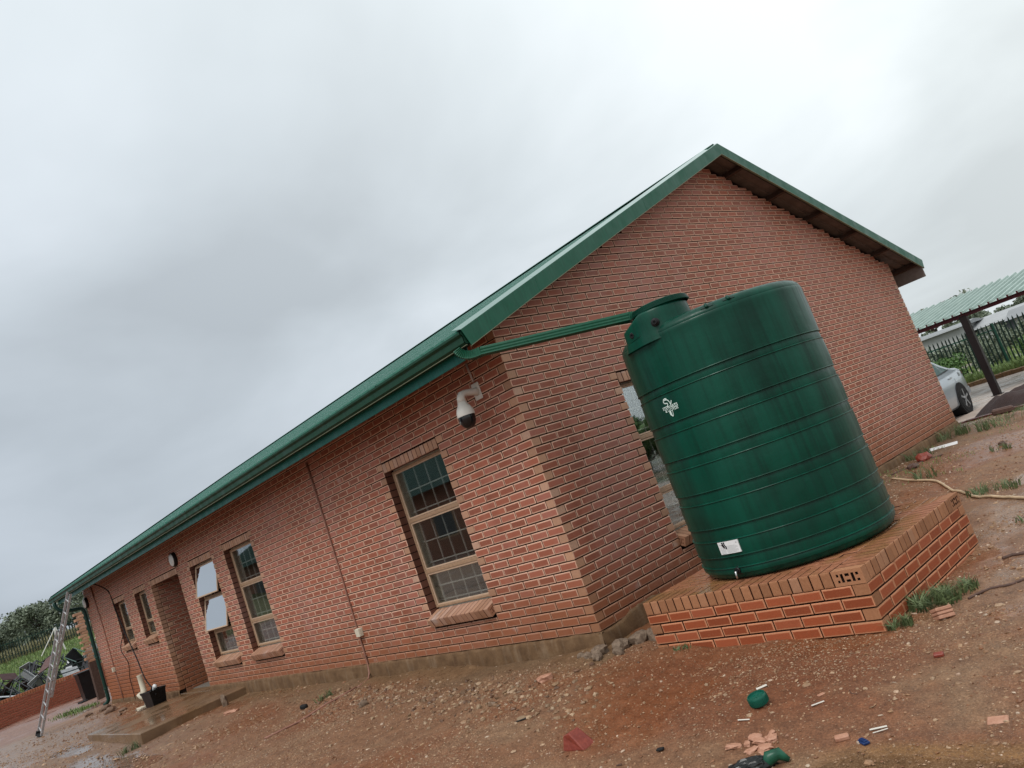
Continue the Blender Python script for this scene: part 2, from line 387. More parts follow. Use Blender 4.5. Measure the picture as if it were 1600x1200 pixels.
def glass(name, tint=(0.9, 0.95, 0.93), refl=0.10):
    m_ = bpy.data.materials.new(name); m_.use_nodes = True; t = m_.node_tree; t.nodes.clear()
    o_ = t.nodes.new('ShaderNodeOutputMaterial'); mx_ = t.nodes.new('ShaderNodeMixShader')
    tr = t.nodes.new('ShaderNodeBsdfTransparent'); tr.inputs[0].default_value = (*tint, 1)
    gl = t.nodes.new('ShaderNodeBsdfGlossy'); gl.inputs['Roughness'].default_value = 0.02; gl.inputs[0].default_value = (0.9, 0.92, 0.95, 1)
    fr = t.nodes.new('ShaderNodeFresnel'); fr.inputs[0].default_value = 1.5
    ad = t.nodes.new('ShaderNodeMath'); ad.operation = 'MULTIPLY_ADD'; ad.inputs[1].default_value = 0.6; ad.inputs[2].default_value = refl; ad.use_clamp = True
    t.links.new(fr.outputs[0], ad.inputs[0]); t.links.new(ad.outputs[0], mx_.inputs[0])
    t.links.new(tr.outputs[0], mx_.inputs[1]); t.links.new(gl.outputs[0], mx_.inputs[2]); t.links.new(mx_.outputs[0], o_.inputs[0]); return m_
M_GLASS = glass('window_glass', (0.93, 0.95, 0.93), 0.0)
M_GLASSR = glass('tilted_window_glass', (0.5, 0.55, 0.55), 0.78)
M_ROAD = None

# ------------------------------------------------------------------ bricks
UN = 0.1163            # half a brick module
H = 0.0845             # course height
BH = 0.0735            # brick height
def unit_brick(w, h, d, bev=0.003, ring=0.0105):
    """front face at y=0 looking to -y, x across, z up, centred on the front face"""
    ring = min(ring, w / 3, h / 3)
    def rg(dx_, dz_, y): return [(-w / 2 + dx_, y, -h / 2 + dz_), (w / 2 - dx_, y, -h / 2 + dz_), (w / 2 - dx_, y, h / 2 - dz_), (-w / 2 + dx_, y, h / 2 - dz_)]
    V = rg(ring + bev, ring + bev, -0.0012) + rg(bev, bev, 0) + rg(0, 0, bev) + rg(0, 0, d)
    F = [(0, 1, 2, 3)]
    for lv in range(3):
        for k in range(4):
            a = lv * 4 + k; b = lv * 4 + (k + 1) % 4
            F.append((a, a + 4, b + 4, b))
    E_ = [1] * 4 + [0.0] * 4 + [0] * 8
    return np.array(V), np.array(F), np.array(E_)

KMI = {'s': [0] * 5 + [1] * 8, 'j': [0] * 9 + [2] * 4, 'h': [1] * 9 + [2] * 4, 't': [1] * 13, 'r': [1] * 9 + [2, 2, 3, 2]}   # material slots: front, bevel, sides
class Brick:
    __slots__ = ('s', 'z', 'w', 'h', 'd', 'kind', 'M', 'area', 'tilt', 'out')
    def __init__(b, M, s, z, w, h, d, kind):
        b.M = M; b.s = s; b.z = z; b.w = w; b.h = h; b.d = d; b.kind = kind
        b.tilt = (random.gauss(0, 0.0035), random.gauss(0, 0.003)); b.out = random.gauss(0, 0.0012)
    def mat(b):
        return b.M @ Matrix.Translation((b.s, -b.out, b.z)) @ Matrix.Rotation(b.tilt[0], 4, 'Y') @ Matrix.Rotation(b.tilt[1], 4, 'Z')

R3 = np.array([list(Rr), list(Rd), list(Rf)])
def project(P):
    c_ = R3 @ (np.asarray(P, float) - np.array(CAM)); return 800 + 1227.82 * c_[0] / max(c_[2], 1e-3), 600 + 1227.82 * c_[1] / max(c_[2], 1e-3), c_[2]

def frame(origin, rotz): return Matrix.Translation(origin) @ Matrix.Rotation(rotz, 4, 'Z')

def wall_bricks(M, length, ncourse, z0=0.0, parity=0, skip_header=True, openings=(), top=None, reverse=False, depth=0.106):
    """bricks on a wall running along local +x (reverse: along local -x) from the corner at 0"""
    out = []
    for c_ in range(ncourse):
        zb = z0 + c_ * H + 0.0095; zt = zb + BH
        st = (c_ % 2 == parity)                       # a stretcher starts this course at the corner
        segs = []
        if st: s = 0.0
        else:
            if not skip_header: segs.append((0.0, UN - 0.009, 'h'))
            s = UN
        while s < length - 0.03:
            e_ = min(s + 2 * UN - 0.009, length); segs.append((s, e_, 's')); s += 2 * UN
        for (a, b_, k) in segs:
            parts = [(a, b_, zb, zt)]
            for (o0, o1, oz0, oz1) in openings:
                nxt = []
                for (pa, pb, pz0, pz1) in parts:
                    if pb <= o0 + 1e-4 or pa >= o1 - 1e-4 or pz1 <= oz0 + 1e-4 or pz0 >= oz1 - 1e-4: nxt.append((pa, pb, pz0, pz1)); continue
                    if pa < o0 - 0.03: nxt.append((pa, o0 if o0 - pa > 0.12 else o0, pz0, pz1))
                    if pb > o1 + 0.03: nxt.append((o1, pb, pz0, pz1))
                    if pz0 < oz0 - 0.02: nxt.append((max(pa, o0), min(pb, o1), pz0, oz0 - 0.008))
                    if pz1 > oz1 + 0.02: nxt.append((max(pa, o0), min(pb, o1), oz1 + 0.008, pz1))
                parts = nxt
            for (pa, pb, pz0, pz1) in parts:
                if pb - pa < 0.03: continue
                if top is not None:
                    lim = min(top(-pa if reverse else pa), top(-pb if reverse else pb))
                    if pz0 > lim - 0.02: continue
                    pz1 = min(pz1, lim)
                w = pb - pa; kk = 'h' if w < 0.16 else 's'
                if kk == 's' and a > 0.01 and b_ < length - 0.01: kk = 'j'
                if kk == 'j' and any(abs(pb - q_[0]) < 0.012 or abs(pa - q_[1]) < 0.012 for q_ in openings if q_[2] <= -0.2): kk = 's'
                if kk == 'h' and any(abs(pb - q_[0]) < 0.012 or abs(pa - q_[1]) < 0.012 for q_ in openings if q_[2] <= -0.2): kk = 't'
                if kk == 's' and any(abs(pb - q_[0]) < 0.012 or abs(pa - q_[1]) < 0.012 for q_ in openings if q_[2] > -0.2) and skip_header: kk = 'j'
                cx = (pa + pb) / 2; cx = -cx if reverse else cx
                out.append(Brick(M, cx, (pz0 + pz1) / 2, w, pz1 - pz0, depth, kk))
    return out

def rowlock(M, s0, s1, z0, hgt, depth, out=0.0, n=None):
    """bricks on edge side by side"""
    n = n or max(1, round((s1 - s0) / 0.083)); st = (s1 - s0) / n; res = []
    for i in range(n):
        b = Brick(M @ Matrix.Translation((0, -out, 0)), s0 + (i + 0.5) * st, z0 + hgt / 2, st - 0.0095, hgt, depth, 'r'); res.append(b)
    return res

_bm_cache = {}
def brick_mesh(b, mats):
    key = (round(b.w, 3), round(b.h, 3), round(b.d, 3), b.kind, mats[0].name)
    if key not in _bm_cache:
        V, F, E_ = unit_brick(*key[:3])
        mi = KMI[b.kind]
        _bm_cache[key] = npmesh('brick', V, F, mats, {'edge': ('FLOAT', E_)}, mi)
    return _bm_cache[key]

def brick_objects(bl, mats, parent, name='brick', inv=None):
    for b in bl:
        o = link(name, brick_mesh(b, mats), parent); m_ = b.mat(); o.matrix_local = (inv @ m_) if inv is not None else m_

def brick_stuff(bl, mats, parent, name='brickwork', inv=None, kind='stuff'):
    Vs, Fs, Es, Rs, Ms = [], [], [], [], []; off = 0
    for b in bl:
        V, F, E_ = unit_brick(b.w, b.h, b.d); m_ = b.mat()
        if inv is not None: m_ = inv @ m_
        A = np.array(m_)
        Vs.append(V @ A[:3, :3].T + A[:3, 3]); Fs.append(F + off); off += len(V); Es.append(E_)
        Rs.append(np.full(len(V), random.random())); Ms += KMI[b.kind]
    me = npmesh(name, np.vstack(Vs), np.vstack(Fs), mats, {'edge': ('FLOAT', np.concatenate(Es)), 'rnd': ('FLOAT', np.concatenate(Rs))}, Ms)
    return link(name, me, parent, kind=kind)

def rank_visible(bl, n=300):
    sc = []
    for b in bl:
        P = b.M @ Vector((b.s, 0, b.z)); nrm = b.M.to_3x3() @ Vector((0, -1, 0)); v = Vector(CAM) - P
        x, y, dpt = project(P); d = v.length; a = b.w * b.h * max(0, nrm.dot(v) / d) / (d * d)
        if not (-5 < x < 1605 and -5 < y < 1205) or dpt < 0: a = 0
        # behind the tank and its stand
        if abs(b.M.to_euler().z) > 1 and P.x < 0.2 and 1120 < x < 1290 and y > 560: a *= 0.05
        sc.append(a)
    idx = sorted(range(len(bl)), key=lambda i: -sc[i]); top_ = set(idx[:n])
    return [bl[i] for i in idx[:n]], [b for i, b in enumerate(bl) if i not in top_]

# ------------------------------------------------------------------ the house
HL = 151 * UN; HW = 85 * UN                    # 17.56 m long, 9.89 m wide
EAVE_Y, EAVE_Z, SLOPE = -0.66, 2.895, 0.374    # top line of the verge
RIDGE_Y = HW / 2
RIDGE_Z = EAVE_Z + SLOPE * (RIDGE_Y - EAVE_Y)
XR, XL = 0.34, -HL - 0.36                       # verges
house = thing('brick_house', 'long single storey red face brick house with green sheet roof and green gutter', 'house')
def roofline(y): return EAVE_Z + SLOPE * (min(y, HW - y) - EAVE_Y)
LINT0, LINT1, SILLB = 2.165, 2.272, 0.305
wins = [(12, 22, 0.40, 'w'), (58, 68, 0.40, 'w'), (73, 83, 0.40, 'open'), (108, 115, 1.14, 'small'), (122, 130, 1.14, 'small')]
door_u = (89, 104)
op_f = [(a * UN - 0.0, b * UN, zs - 0.095, LINT1) for a, b, zs, k in wins] + [(door_u[0] * UN, door_u[1] * UN, -0.3, LINT1)]
op_g = [(13 * UN, 23 * UN, 0.305, LINT1)]
MF = frame((0, 0, 0), 0); MG = frame((0, 0, 0), math.pi / 2)
MBk = frame((0, HW, 0), math.pi); ME = frame((-HL, HW, 0), -math.pi / 2)
bl = wall_bricks(MF, HL, 37, parity=1, openings=op_f, reverse=True, top=lambda s: 3.02)
bl += wall_bricks(MG, HW, 60, parity=0, openings=op_g, top=lambda s: roofline(s) - 0.10)
for a, b, zs, k in wins: bl += rowlock(MF, -b * UN + 0.004, -a * UN - 0.004, LINT0, 0.106, 0.106, n=max(1, round((b - a) * UN / 0.0831)))
bl += rowlock(MF, -door_u[1] * UN + 0.004, -door_u[0] * UN - 0.004, LINT0, 0.106, 0.22)
bl += rowlock(MG, 13 * UN + 0.004, 23 * UN - 0.004, LINT0, 0.106, 0.106)
# deep side walls of the door recess
MD = frame((-door_u[1] * UN, 0.115, 0), math.pi / 2); bl += wall_bricks(MD, 1.58, 27, z0=-0.0845, parity=1, skip_header=False, top=lambda s: 2.2)
MD2 = frame((-door_u[0] * UN, 1.7, 0), -math.pi / 2); bl += wall_bricks(MD2, 1.58, 27, z0=-0.0845, parity=1, skip_header=False, top=lambda s: 2.2)
near, rest = rank_visible(bl, 300)
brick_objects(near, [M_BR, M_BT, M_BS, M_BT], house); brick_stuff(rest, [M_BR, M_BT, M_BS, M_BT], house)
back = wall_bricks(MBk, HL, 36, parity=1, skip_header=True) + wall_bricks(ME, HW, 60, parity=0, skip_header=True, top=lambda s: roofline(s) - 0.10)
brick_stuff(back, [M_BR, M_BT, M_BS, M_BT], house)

# mortar core of the walls, cut round the openings
def core(x0, x1, z0, z1, holes, y0, y1, M, mb):
    xs = sorted({x0, x1, *[h_[0] for h_ in holes], *[h_[1] for h_ in holes]}); zs = sorted({z0, z1, *[h_[2] for h_ in holes], *[h_[3] for h_ in holes]})
    xs = [x for x in xs if x0 <= x <= x1]; zs = [z for z in zs if z0 <= z <= z1]
    for i in range(len(xs) - 1):
        for j in range(len(zs) - 1):
            cx = (xs[i] + xs[i + 1]) / 2; cz = (zs[j] + zs[j + 1]) / 2
            if any(h_[0] < cx < h_[1] and h_[2] < cz < h_[3] for h_ in holes): continue
            mb.box((xs[i], y0, zs[j]), (xs[i + 1], y1, zs[j + 1]), 0, M)
mb = MB(); g_ = 0.007
hf = [(-b - 0.014, -a + 0.014, z0_, 2.172) for a, b, z0_, z1_ in op_f]
core(-HL + 0.017, -0.017, -0.5, 3.05, hf, 0.016, 0.23, MF, mb)
core(0.24, HW - 0.24, -0.5, 2.9, [(13 * UN - 0.014, 23 * UN + 0.014, 0.305, 2.172)], 0.016, 0.23, MG, mb)
core(0.012, HL - 0.012, -0.5, 3.05, [], 0.0095, 0.23, MBk, mb)
core(0.24, HW - 0.24, -0.5, 2.9, [], 0.0095, 0.23, ME, mb)
for M_, sgn in ((MG, 1), (ME, 1)):
    poly = [(0.24, 2.9), (HW - 0.24, 2.9), (HW - 0.24, roofline(0.24) - 0.11), (RIDGE_Y, RIDGE_Z - 0.11), (0.24, roofline(0.24) - 0.11)]
    vs = [M_ @ Vector((x, 0.016, z)) for x, z in poly] + [M_ @ Vector((x, 0.23, z)) for x, z in poly]
    mb.add(vs, [(0, 1, 2, 3, 4), (9, 8, 7, 6, 5)] + [(i, 5 + i, 5 + (i + 1) % 5, (i + 1) % 5) for i in range(5)])
x0 = -door_u[1] * UN; x1 = -door_u[0] * UN
mb.box((x0 - 0.2, 0.24, -0.5), (x0 - 0.0095, 1.9, 2.25)); mb.box((x1 + 0.0095, 0.24, -0.5), (x1 + 0.2, 1.9, 2.25))
mb.build('wall_core', [M_MORTAR], house)
b_ = MB(); b_.box((x0 - 0.009, 1.7, -0.3), (x1 + 0.009, 1.85, 2.3)); b_.box((x0 - 0.009, 0.235, 2.27), (x1 + 0.009, 1.85, 2.33)); b_.build('porch_lining', [M_ROOM], house)
d_ = MB(); dxc = (x0 + x1) / 2
d_.cbox((dxc - 0.43, 1.66, -0.06), (dxc + 0.43, 1.695, 2.03), 0.006)
for zz in (0.15, 1.05): d_.cbox((dxc - 0.33, 1.645, zz), (dxc + 0.33, 1.662, zz + 0.75), 0.01)
do = d_.build('door', [simple('door_paint', (0.10, 0.05, 0.03), 0.45, 0, 0.15)], house)
MB().tube([(dxc + 0.36, 1.64, 0.95), (dxc + 0.36, 1.60, 0.95), (dxc + 0.25, 1.60, 0.95)], 0.01, 8).build('handle', [M_CHROME], do, smooth=True)

# cement strip at the foot of the walls with an uneven trowelled upper edge
def plinth(M, a, b, seed, bump_fn, name='plinth', skip=None):
    n = int(abs(b - a) / 0.04); V = []; F = []
    for i in range(n + 1):
        s = a + (b - a) * i / n; t_ = float(bump_fn(s)) + 0.02 * (float(fbm(s * 6, 3.1, 3, seed)) - 0.5)
        o_ = 0.014 + 0.012 * float(fbm(s * 4, 8.1, 3, seed + 5))
        for (y, z) in ((0.02, t_), (-o_ * 0.5, t_ - 0.006), (-o_, t_ - 0.03), (-o_ - 0.012 * float(fbm(s * 3, 1, 3, seed + 9)), -0.12), (-o_ - 0.02, -0.5)): V.append(M @ Vector((s, y, z)))
    for i in range(n):
        if skip and skip(a + (b - a) * (i + 0.5) / n): continue
        for k in range(4): F.append((i * 5 + k, i * 5 + k + 1, (i + 1) * 5 + k + 1, (i + 1) * 5 + k) if b < a else (i * 5 + k, (i + 1) * 5 + k, (i + 1) * 5 + k + 1, i * 5 + k + 1))
    mb_ = MB(); mb_.add(V, F); o_ = mb_.build(name, [M_PLINTH], house, smooth=True)
plinth(MF, 0.02, -HL, 3, lambda s: 0.004 + 0.02 * sstep(-2, -6, s) * float(fbm(s * 1.5, 0, 2, 8)), skip=lambda s: -door_u[1] * UN < s < -door_u[0] * UN)
plinth(MG, -0.02, HW, 5, lambda s: 0.002 + 0.07 * math.exp(-((s - 0.75) / 0.35) ** 2) * (0.4 + float(fbm(s * 9, 0, 3, 4))))

# ---- windows
def holed_face(w, h, d=0.03):
    """brick bed face with its perforations: x across, z up, facing -y; returns verts, faces, hole faces"""
    xs = [0, .14, .21, .27, .36, .42, .49, .56, .62, .71, .77, .86, 1.0]; zs = [0, .22, .38, .60, .78, 1.0]
    holes = set()
    for i in (1, 5, 9):
        for j in (1, 3): holes.add((i, j)); holes.add((i if i != 5 else 6, j)); 
    for j in (1, 2, 3): holes.add((3, j)); holes.add((7, j) if False else (8, j))
    holes = {(1, 1), (1, 3), (3, 1), (3, 2), (3, 3), (5, 1), (5, 3), (6, 1), (6, 3), (8, 1), (8, 2), (8, 3), (10, 1), (10, 3)}
    mb_ = MB()
    X = [(-0.5 + t_) * w for t_ in xs]; Z = [(-0.5 + t_) * h for t_ in zs]
    for i in range(len(X) - 1):
        for j in range(len(Z) - 1):
            a, b, c_, e_ = X[i], X[i + 1], Z[j], Z[j + 1]
            if (i, j) in holes:
                mb_.add([(a, d, c_), (b, d, c_), (b, d, e_), (a, d, e_)], [(0, 1, 2, 3)], 1)
                for (p0, p1, q, nb) in (((a, c_), (b, c_), 0, (i, j - 1)), ((b, c_), (b, e_), 0, (i + 1, j)), ((b, e_), (a, e_), 0, (i, j + 1)), ((a, e_), (a, c_), 0, (i - 1, j))):
                    if nb in holes: continue
                    mb_.add([(p0[0], 0, p0[1]), (p1[0], 0, p1[1]), (p1[0], d, p1[1]), (p0[0], d, p0[1])], [(0, 1, 2, 3)], 1)
            else: mb_.add([(a, 0, c_), (b, 0, c_), (b, 0, e_), (a, 0, e_)], [(0, 1, 2, 3)], 0)
    return mb_
M_HOLE = simple('brick_hole_dark', (0.03, 0.012, 0.01), 0.9)
def sill(M, s0, s1, ztop, label=None):
    """sloping brick-on-edge sill: front lip proud of the wall by 6 cm"""
    par = MB(); par.box((s0 + 0.01, 0.02, ztop - 0.13), (s1 - 0.01, 0.12, ztop - 0.03)); so = par.build('sill', [M_MORTAR], house)
    so.matrix_local = M
    tilt = math.atan2(0.062, 0.165)
    n = round((s1 - s0) / 0.0831); st = (s1 - s0) / n; res = []
    for i in range(n):
        MM = Matrix.Translation((s0 + (i + 0.5) * st, -0.062, ztop - 0.115)) @ Matrix.Rotation(tilt, 4, 'X')
        b = Brick(MM, 0, 0, st - 0.0085, 0.104, 0.20, 'r'); b.out = random.gauss(0, 0.002)
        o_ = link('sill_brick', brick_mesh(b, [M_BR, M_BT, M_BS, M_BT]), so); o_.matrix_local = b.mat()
    for s_, rz in ((s1, 1), (s0, -1)):
        hf_ = holed_face(0.15, 0.1); o_ = hf_.build('sill_end', [M_BT, M_HOLE], so)
        o_.matrix_local = Matrix.Translation((s_ - 0.0025 * rz, -0.062, ztop - 0.115)) @ Matrix.Rotation(tilt, 4, 'X') @ Matrix.Translation((0, 0.0755, 0)) @ Matrix.Rotation(math.pi / 2 * rz, 4, 'Z')

def window(M, s0, s1, z0, z1, panes, open_idx=(), bars=True, lit=True):
    """steel window 10 cm back in its reveal; panes = z divisions"""
    y = 0.10; f = MB(); w = 0.03
    a, b = s0 + 0.004, s1 - 0.004
    f.cbox((a, y, z0), (a + w, y + 0.035, z1), 0.004); f.cbox((b - w, y, z0), (b, y + 0.035, z1), 0.004)
    f.cbox((a + w, y, z1 - w), (b - w, y + 0.035, z1), 0.004); f.cbox((a + w, y, z0), (b - w, y + 0.035, z0 + w), 0.004)
    zz = [z0] + list(panes) + [z1]
    for z in panes: f.cbox((a + w, y, z - 0.022), (b - w, y + 0.035, z + 0.022), 0.005)
    wo_ = f.build('window', [M_FRAME], house); wo_.matrix_local = M
    # plastered reveal behind the frame, burglar bars, dark room
    r = MB(); yb = 0.245
    r.box((s0 - 0.0, y + 0.036, z0 - 0.02), (s0 + 0.012, yb, z1 + 0.02)); r.box((s1 - 0.012, y + 0.036, z0 - 0.02), (s1, yb, z1 + 0.02))
    r.box((s0 + 0.012, y + 0.036, z0 - 0.02), (s1 - 0.012, yb, z0 + 0.0)); r.box((s0 + 0.012, y + 0.036, z1), (s1 - 0.012, yb, z1 + 0.02))
    r.build('reveal', [M_PLASTER], wo_)
    if bars:
        for i in range(len(zz) - 1):
            q = MB(); za, zb = zz[i] + 0.02, zz[i + 1] - 0.02; hh = zb - za; nb_ = max(2, round((b - a) / 0.24))
            for k in range(1, nb_ + 1):
                xx = a + (b - a) * (k - 0.5) / nb_; q.bar((xx, y + 0.075, za), (xx, y + 0.075, zb), 0.010, 0.010, up=(0, 1, 0))
            for zf in ((0.12, 0.55) if hh > 0.35 else (0.25,)):
                q.bar((a + 0.01, y + 0.087, za + hh * zf), (b - 0.01, y + 0.087, za + hh * zf), 0.014, 0.014)
            q.build('burglar_bars', [M_BARS], wo_)
    for i in range(len(zz) - 1):
        za, zb = zz[i] + 0.024, zz[i + 1] - 0.024; xa, xb = a + w + 0.002, b - w - 0.002
        if i in open_idx:
            ang = math.radians(open_idx[i]); sash = MB(); hw = (xb - xa) / 2; hh = zb - za
            for (lo, hi) in (((-hw, -0.012, -hh), (-hw + 0.024, 0.012, 0)), ((hw - 0.024, -0.012, -hh), (hw, 0.012, 0)), ((-hw + 0.024, -0.012, -0.024), (hw - 0.024, 0.012, 0)), ((-hw + 0.024, -0.012, -hh), (hw - 0.024, 0.012, -hh + 0.024))):
                sash.cbox(lo, hi, 0.004)
            so = sash.build('sash', [M_FRAMEL], wo_)
            sm_ = Matrix.Translation(((xa + xb) / 2, y - 0.004, zb)) @ Matrix.Rotation(-ang, 4, 'X'); so.matrix_local = sm_
            gp = MB().box((-hw + 0.022, -0.003, -hh + 0.022), (hw - 0.022, 0.003, -0.022)).mesh('sash_glass', [M_GLASSR])
            go = link('pane', gp, wo_); go.matrix_local = sm_
        else:
            sash = MB()
            if hh_ok(zb - za):
                for (lo, hi) in (((xa, y + 0.006, za), (xa + 0.018, y + 0.03, zb)), ((xb - 0.018, y + 0.006, za), (xb, y + 0.03, zb)), ((xa + 0.018, y + 0.006, zb - 0.018), (xb - 0.018, y + 0.03, zb)), ((xa + 0.018, y + 0.006, za), (xb - 0.018, y + 0.03, za + 0.018))):
                    sash.cbox(lo, hi, 0.003)
                sash.build('sash', [M_FRAMEL], wo_)
            MB().box((xa + 0.016, y + 0.015, za + 0.016), (xb - 0.016, y + 0.020, zb - 0.016)).build('pane', [M_GLASS], wo_)
def hh_ok(h): return h > 0.3
for a, b, zs, k in wins:
    s0, s1 = -b * UN, -a * UN
    if k == 'small': window(MF, s0, s1, zs + 0.10, 2.15, (zs + 0.38,), {})
    elif k == 'open': window(MF, s0, s1, 0.505, 2.15, (0.935, 1.545), {1: 15, 2: 14}, bars=True)
    else: window(MF, s0, s1, 0.505, 2.15, (0.925, 1.535), {})
    sill(MF, s0 - 0.0, s1 + 0.0, zs + 0.085)
window(MG, 13 * UN, 23 * UN, 0.505, 2.15, (0.925, 1.535), {}); sill(MG, 13 * UN, 23 * UN, 0.485)
# rooms behind the windows: partition walls, floor and ceiling
rm = MB(); IY0, IY1 = 0.24, 3.9
rm.box((-HL + 0.25, IY1, -0.05), (-0.24, IY1 + 0.1, 2.6)); rm.box((-HL + 0.25, 0.235, 2.60), (-0.235, HW - 0.24, 2.66)); rm.box((-HL + 0.25, 0.235, -0.15), (-0.235, HW - 0.24, -0.05))
for x in (-3.6, -8.2, -9.95, -12.35, -13.8): rm.box((x - 0.05, 1.95 if -12.6 < x < -9.9 else 0.235, -0.049), (x + 0.05, IY1 - 0.001, 2.599))
rm.build('interior_walls', [M_ROOM], house)

# ---- roof
def ribbed(x0, x1, y0, z0, y1, z1, pitch=0.1715, rib=0.030, seed=0, overlap=4, amp=0.003):
    n = int((x1 - x0) / pitch); xs = []; zs = []
    for i in range(n + 1):
        b = x0 + i * pitch; lift = 0.0015 * ((i // overlap) % 2)
        for dx_, dz_ in ((0.0, 0), (pitch - 0.0665, 0), (pitch - 0.0535, 1), (pitch - 0.0135, 1)):
            if b + dx_ <= x1: xs.append(b + dx_); zs.append(dz_ * rib + lift)
    V = []; m_ = 14
    for j in range(m_ + 1):
        t_ = j / m_
        for x, z in zip(xs, zs): V.append((x, y0 + (y1 - y0) * t_, z0 + (z1 - z0) * t_ + z + amp * (float(vnoise(x * 0.5, t_ * 3, seed)) - 0.5)))
    k = len(xs); F = [(j * k + i, j * k + i + 1, (j + 1) * k + i + 1, (j + 1) * k + i) for j in range(m_) for i in range(k - 1)]
    nb = len(V)
    for x, z in zip(xs, zs): V.append((x, y0, z0 - 0.004))
    F += [(nb + i, nb + i + 1, i + 1, i) for i in range(k - 1)]
    if y1 < y0: F = [tuple(reversed(f)) for f in F]
    return V, F
mb = MB(); ZS = 0.012
V, F = ribbed(XL + 0.02, XR - 0.03, EAVE_Y - 0.02, EAVE_Z - 0.015, RIDGE_Y, RIDGE_Z - 0.01, seed=2); mb.add(V, F)
V, F = ribbed(XL + 0.02, XR - 0.03, HW - EAVE_Y + 0.02, EAVE_Z - 0.015, RIDGE_Y, RIDGE_Z - 0.01, seed=5); mb.add(V, F)
roof = mb.build('roof', [M_ROOFG], house)
# underside of the sheeting, seen at the verge and the eaves
u = MB()
for s_ in (1, -1):
    ya, yb = (EAVE_Y, RIDGE_Y) if s_ > 0 else (HW - EAVE_Y, RIDGE_Y)
    V, F = ribbed(XL + 0.02, XR - 0.04, ya, EAVE_Z - 0.028, yb, RIDGE_Z - 0.028, seed=3); u.add(V, F)
u.build('roof_lining', [M_UNDER], roof)
rc = MB(); cs = math.cos(math.atan(SLOPE)); sn = math.sin(math.atan(SLOPE))
for s_ in (1, -1):
    P = [(RIDGE_Y + s_ * 0.19, RIDGE_Z - SLOPE * 0.19 + 0.045), (RIDGE_Y, RIDGE_Z + 0.045), (RIDGE_Y, RIDGE_Z + 0.052), (RIDGE_Y + s_ * 0.19, RIDGE_Z - SLOPE * 0.19 + 0.052)]
    rc.add([(XL, y, z) for y, z in P] + [(XR - 0.06, y, z) for y, z in P], [(0, 1, 2, 3), (7, 6, 5, 4)] + [(i, 4 + i, 4 + (i + 1) % 4, (i + 1) % 4) for i in range(4)])
rc.build('ridge_cap', [M_ROOFG], roof)
# verge flashing: deep face plate, narrow folded top
def verge(xo, sgn, side):
    mb_ = MB(); t_ = 0.006; dp = 0.165
    y0, z0 = (EAVE_Y - 0.005, EAVE_Z + 0.012) if side > 0 else (HW - EAVE_Y + 0.005, EAVE_Z + 0.012)
    y1, z1 = RIDGE_Y, RIDGE_Z + 0.016
    nseg = 5
    for k in range(nseg):
        f0, f1 = k / nseg, (k + 1) / nseg + (0.012 if k < nseg - 1 else 0)
        ya, za, yb, zb = y0 + (y1 - y0) * f0, z0 + (z1 - z0) * f0, y0 + (y1 - y0) * f1, z0 + (z1 - z0) * f1
        o_ = xo + sgn * 0.0015 * (k % 2)
        # at the low end the plate is cut square to the slope
        sh = dp * sn * side if k == 0 else 0.0; shb = 0.0
        d0 = dp * cs if k == 0 else dp
        A = [(o_, ya, za), (o_, yb, zb), (o_, yb, zb - dp), (o_, ya + sh, za - d0 + (sh * side * SLOPE * 0))]
        B = [(x - sgn * t_, y, z) for x, y, z in A]
        mb_.add(A + B, [(0, 1, 2, 3), (7, 6, 5, 4), (0, 4, 5, 1), (1, 5, 6, 2), (2, 6, 7, 3), (3, 7, 4, 0)])
        # top flange lying back over the sheets
        w_ = 0.13
        A = [(o_, ya, za + 0.001), (o_, yb, zb + 0.001), (o_ - sgn * w_, yb, zb + 0.034), (o_ - sgn * w_, ya, za + 0.034)]
        B = [(x, y, z + 0.004) for x, y, z in A]
        mb_.add(A + B, [(0, 1, 2, 3), (7, 6, 5, 4), (0, 4, 5, 1), (1, 5, 6, 2), (2, 6, 7, 3), (3, 7, 4, 0)], 2)
        # little return lip along the lower edge
        A = [(o_ + sgn * 0.004, ya + sh, za - d0), (o_ + sgn * 0.004, yb, zb - dp), (o_ - sgn * 0.02, yb, zb - dp - 0.004), (o_ - sgn * 0.02, ya + sh, za - d0 - 0.004)]
        B = [(x, y, z + 0.006) for x, y, z in A]
        mb_.add(A + B, [(3, 2, 1, 0), (4, 5, 6, 7), (0, 1, 5, 4), (1, 2, 6, 5), (2, 3, 7, 6), (3, 0, 4, 7)], 1)
    return mb_
M_FLG = simple('flashing_sky_sheen', (0.10, 0.22, 0.17), 0.10, 0.35, 0.1, 3)  # top fold paler than the face plate: sky sheen put into the colour
M_LIP = paint('flashing_lip', (0.20, 0.22, 0.14), 0.4)
for xo, sg in ((XR, 1), (XL, -1)):
    for sd in (1, -1): verge(xo, sg, sd).build('barge_flashing', [M_GREEN, M_LIP, M_FLG], roof)
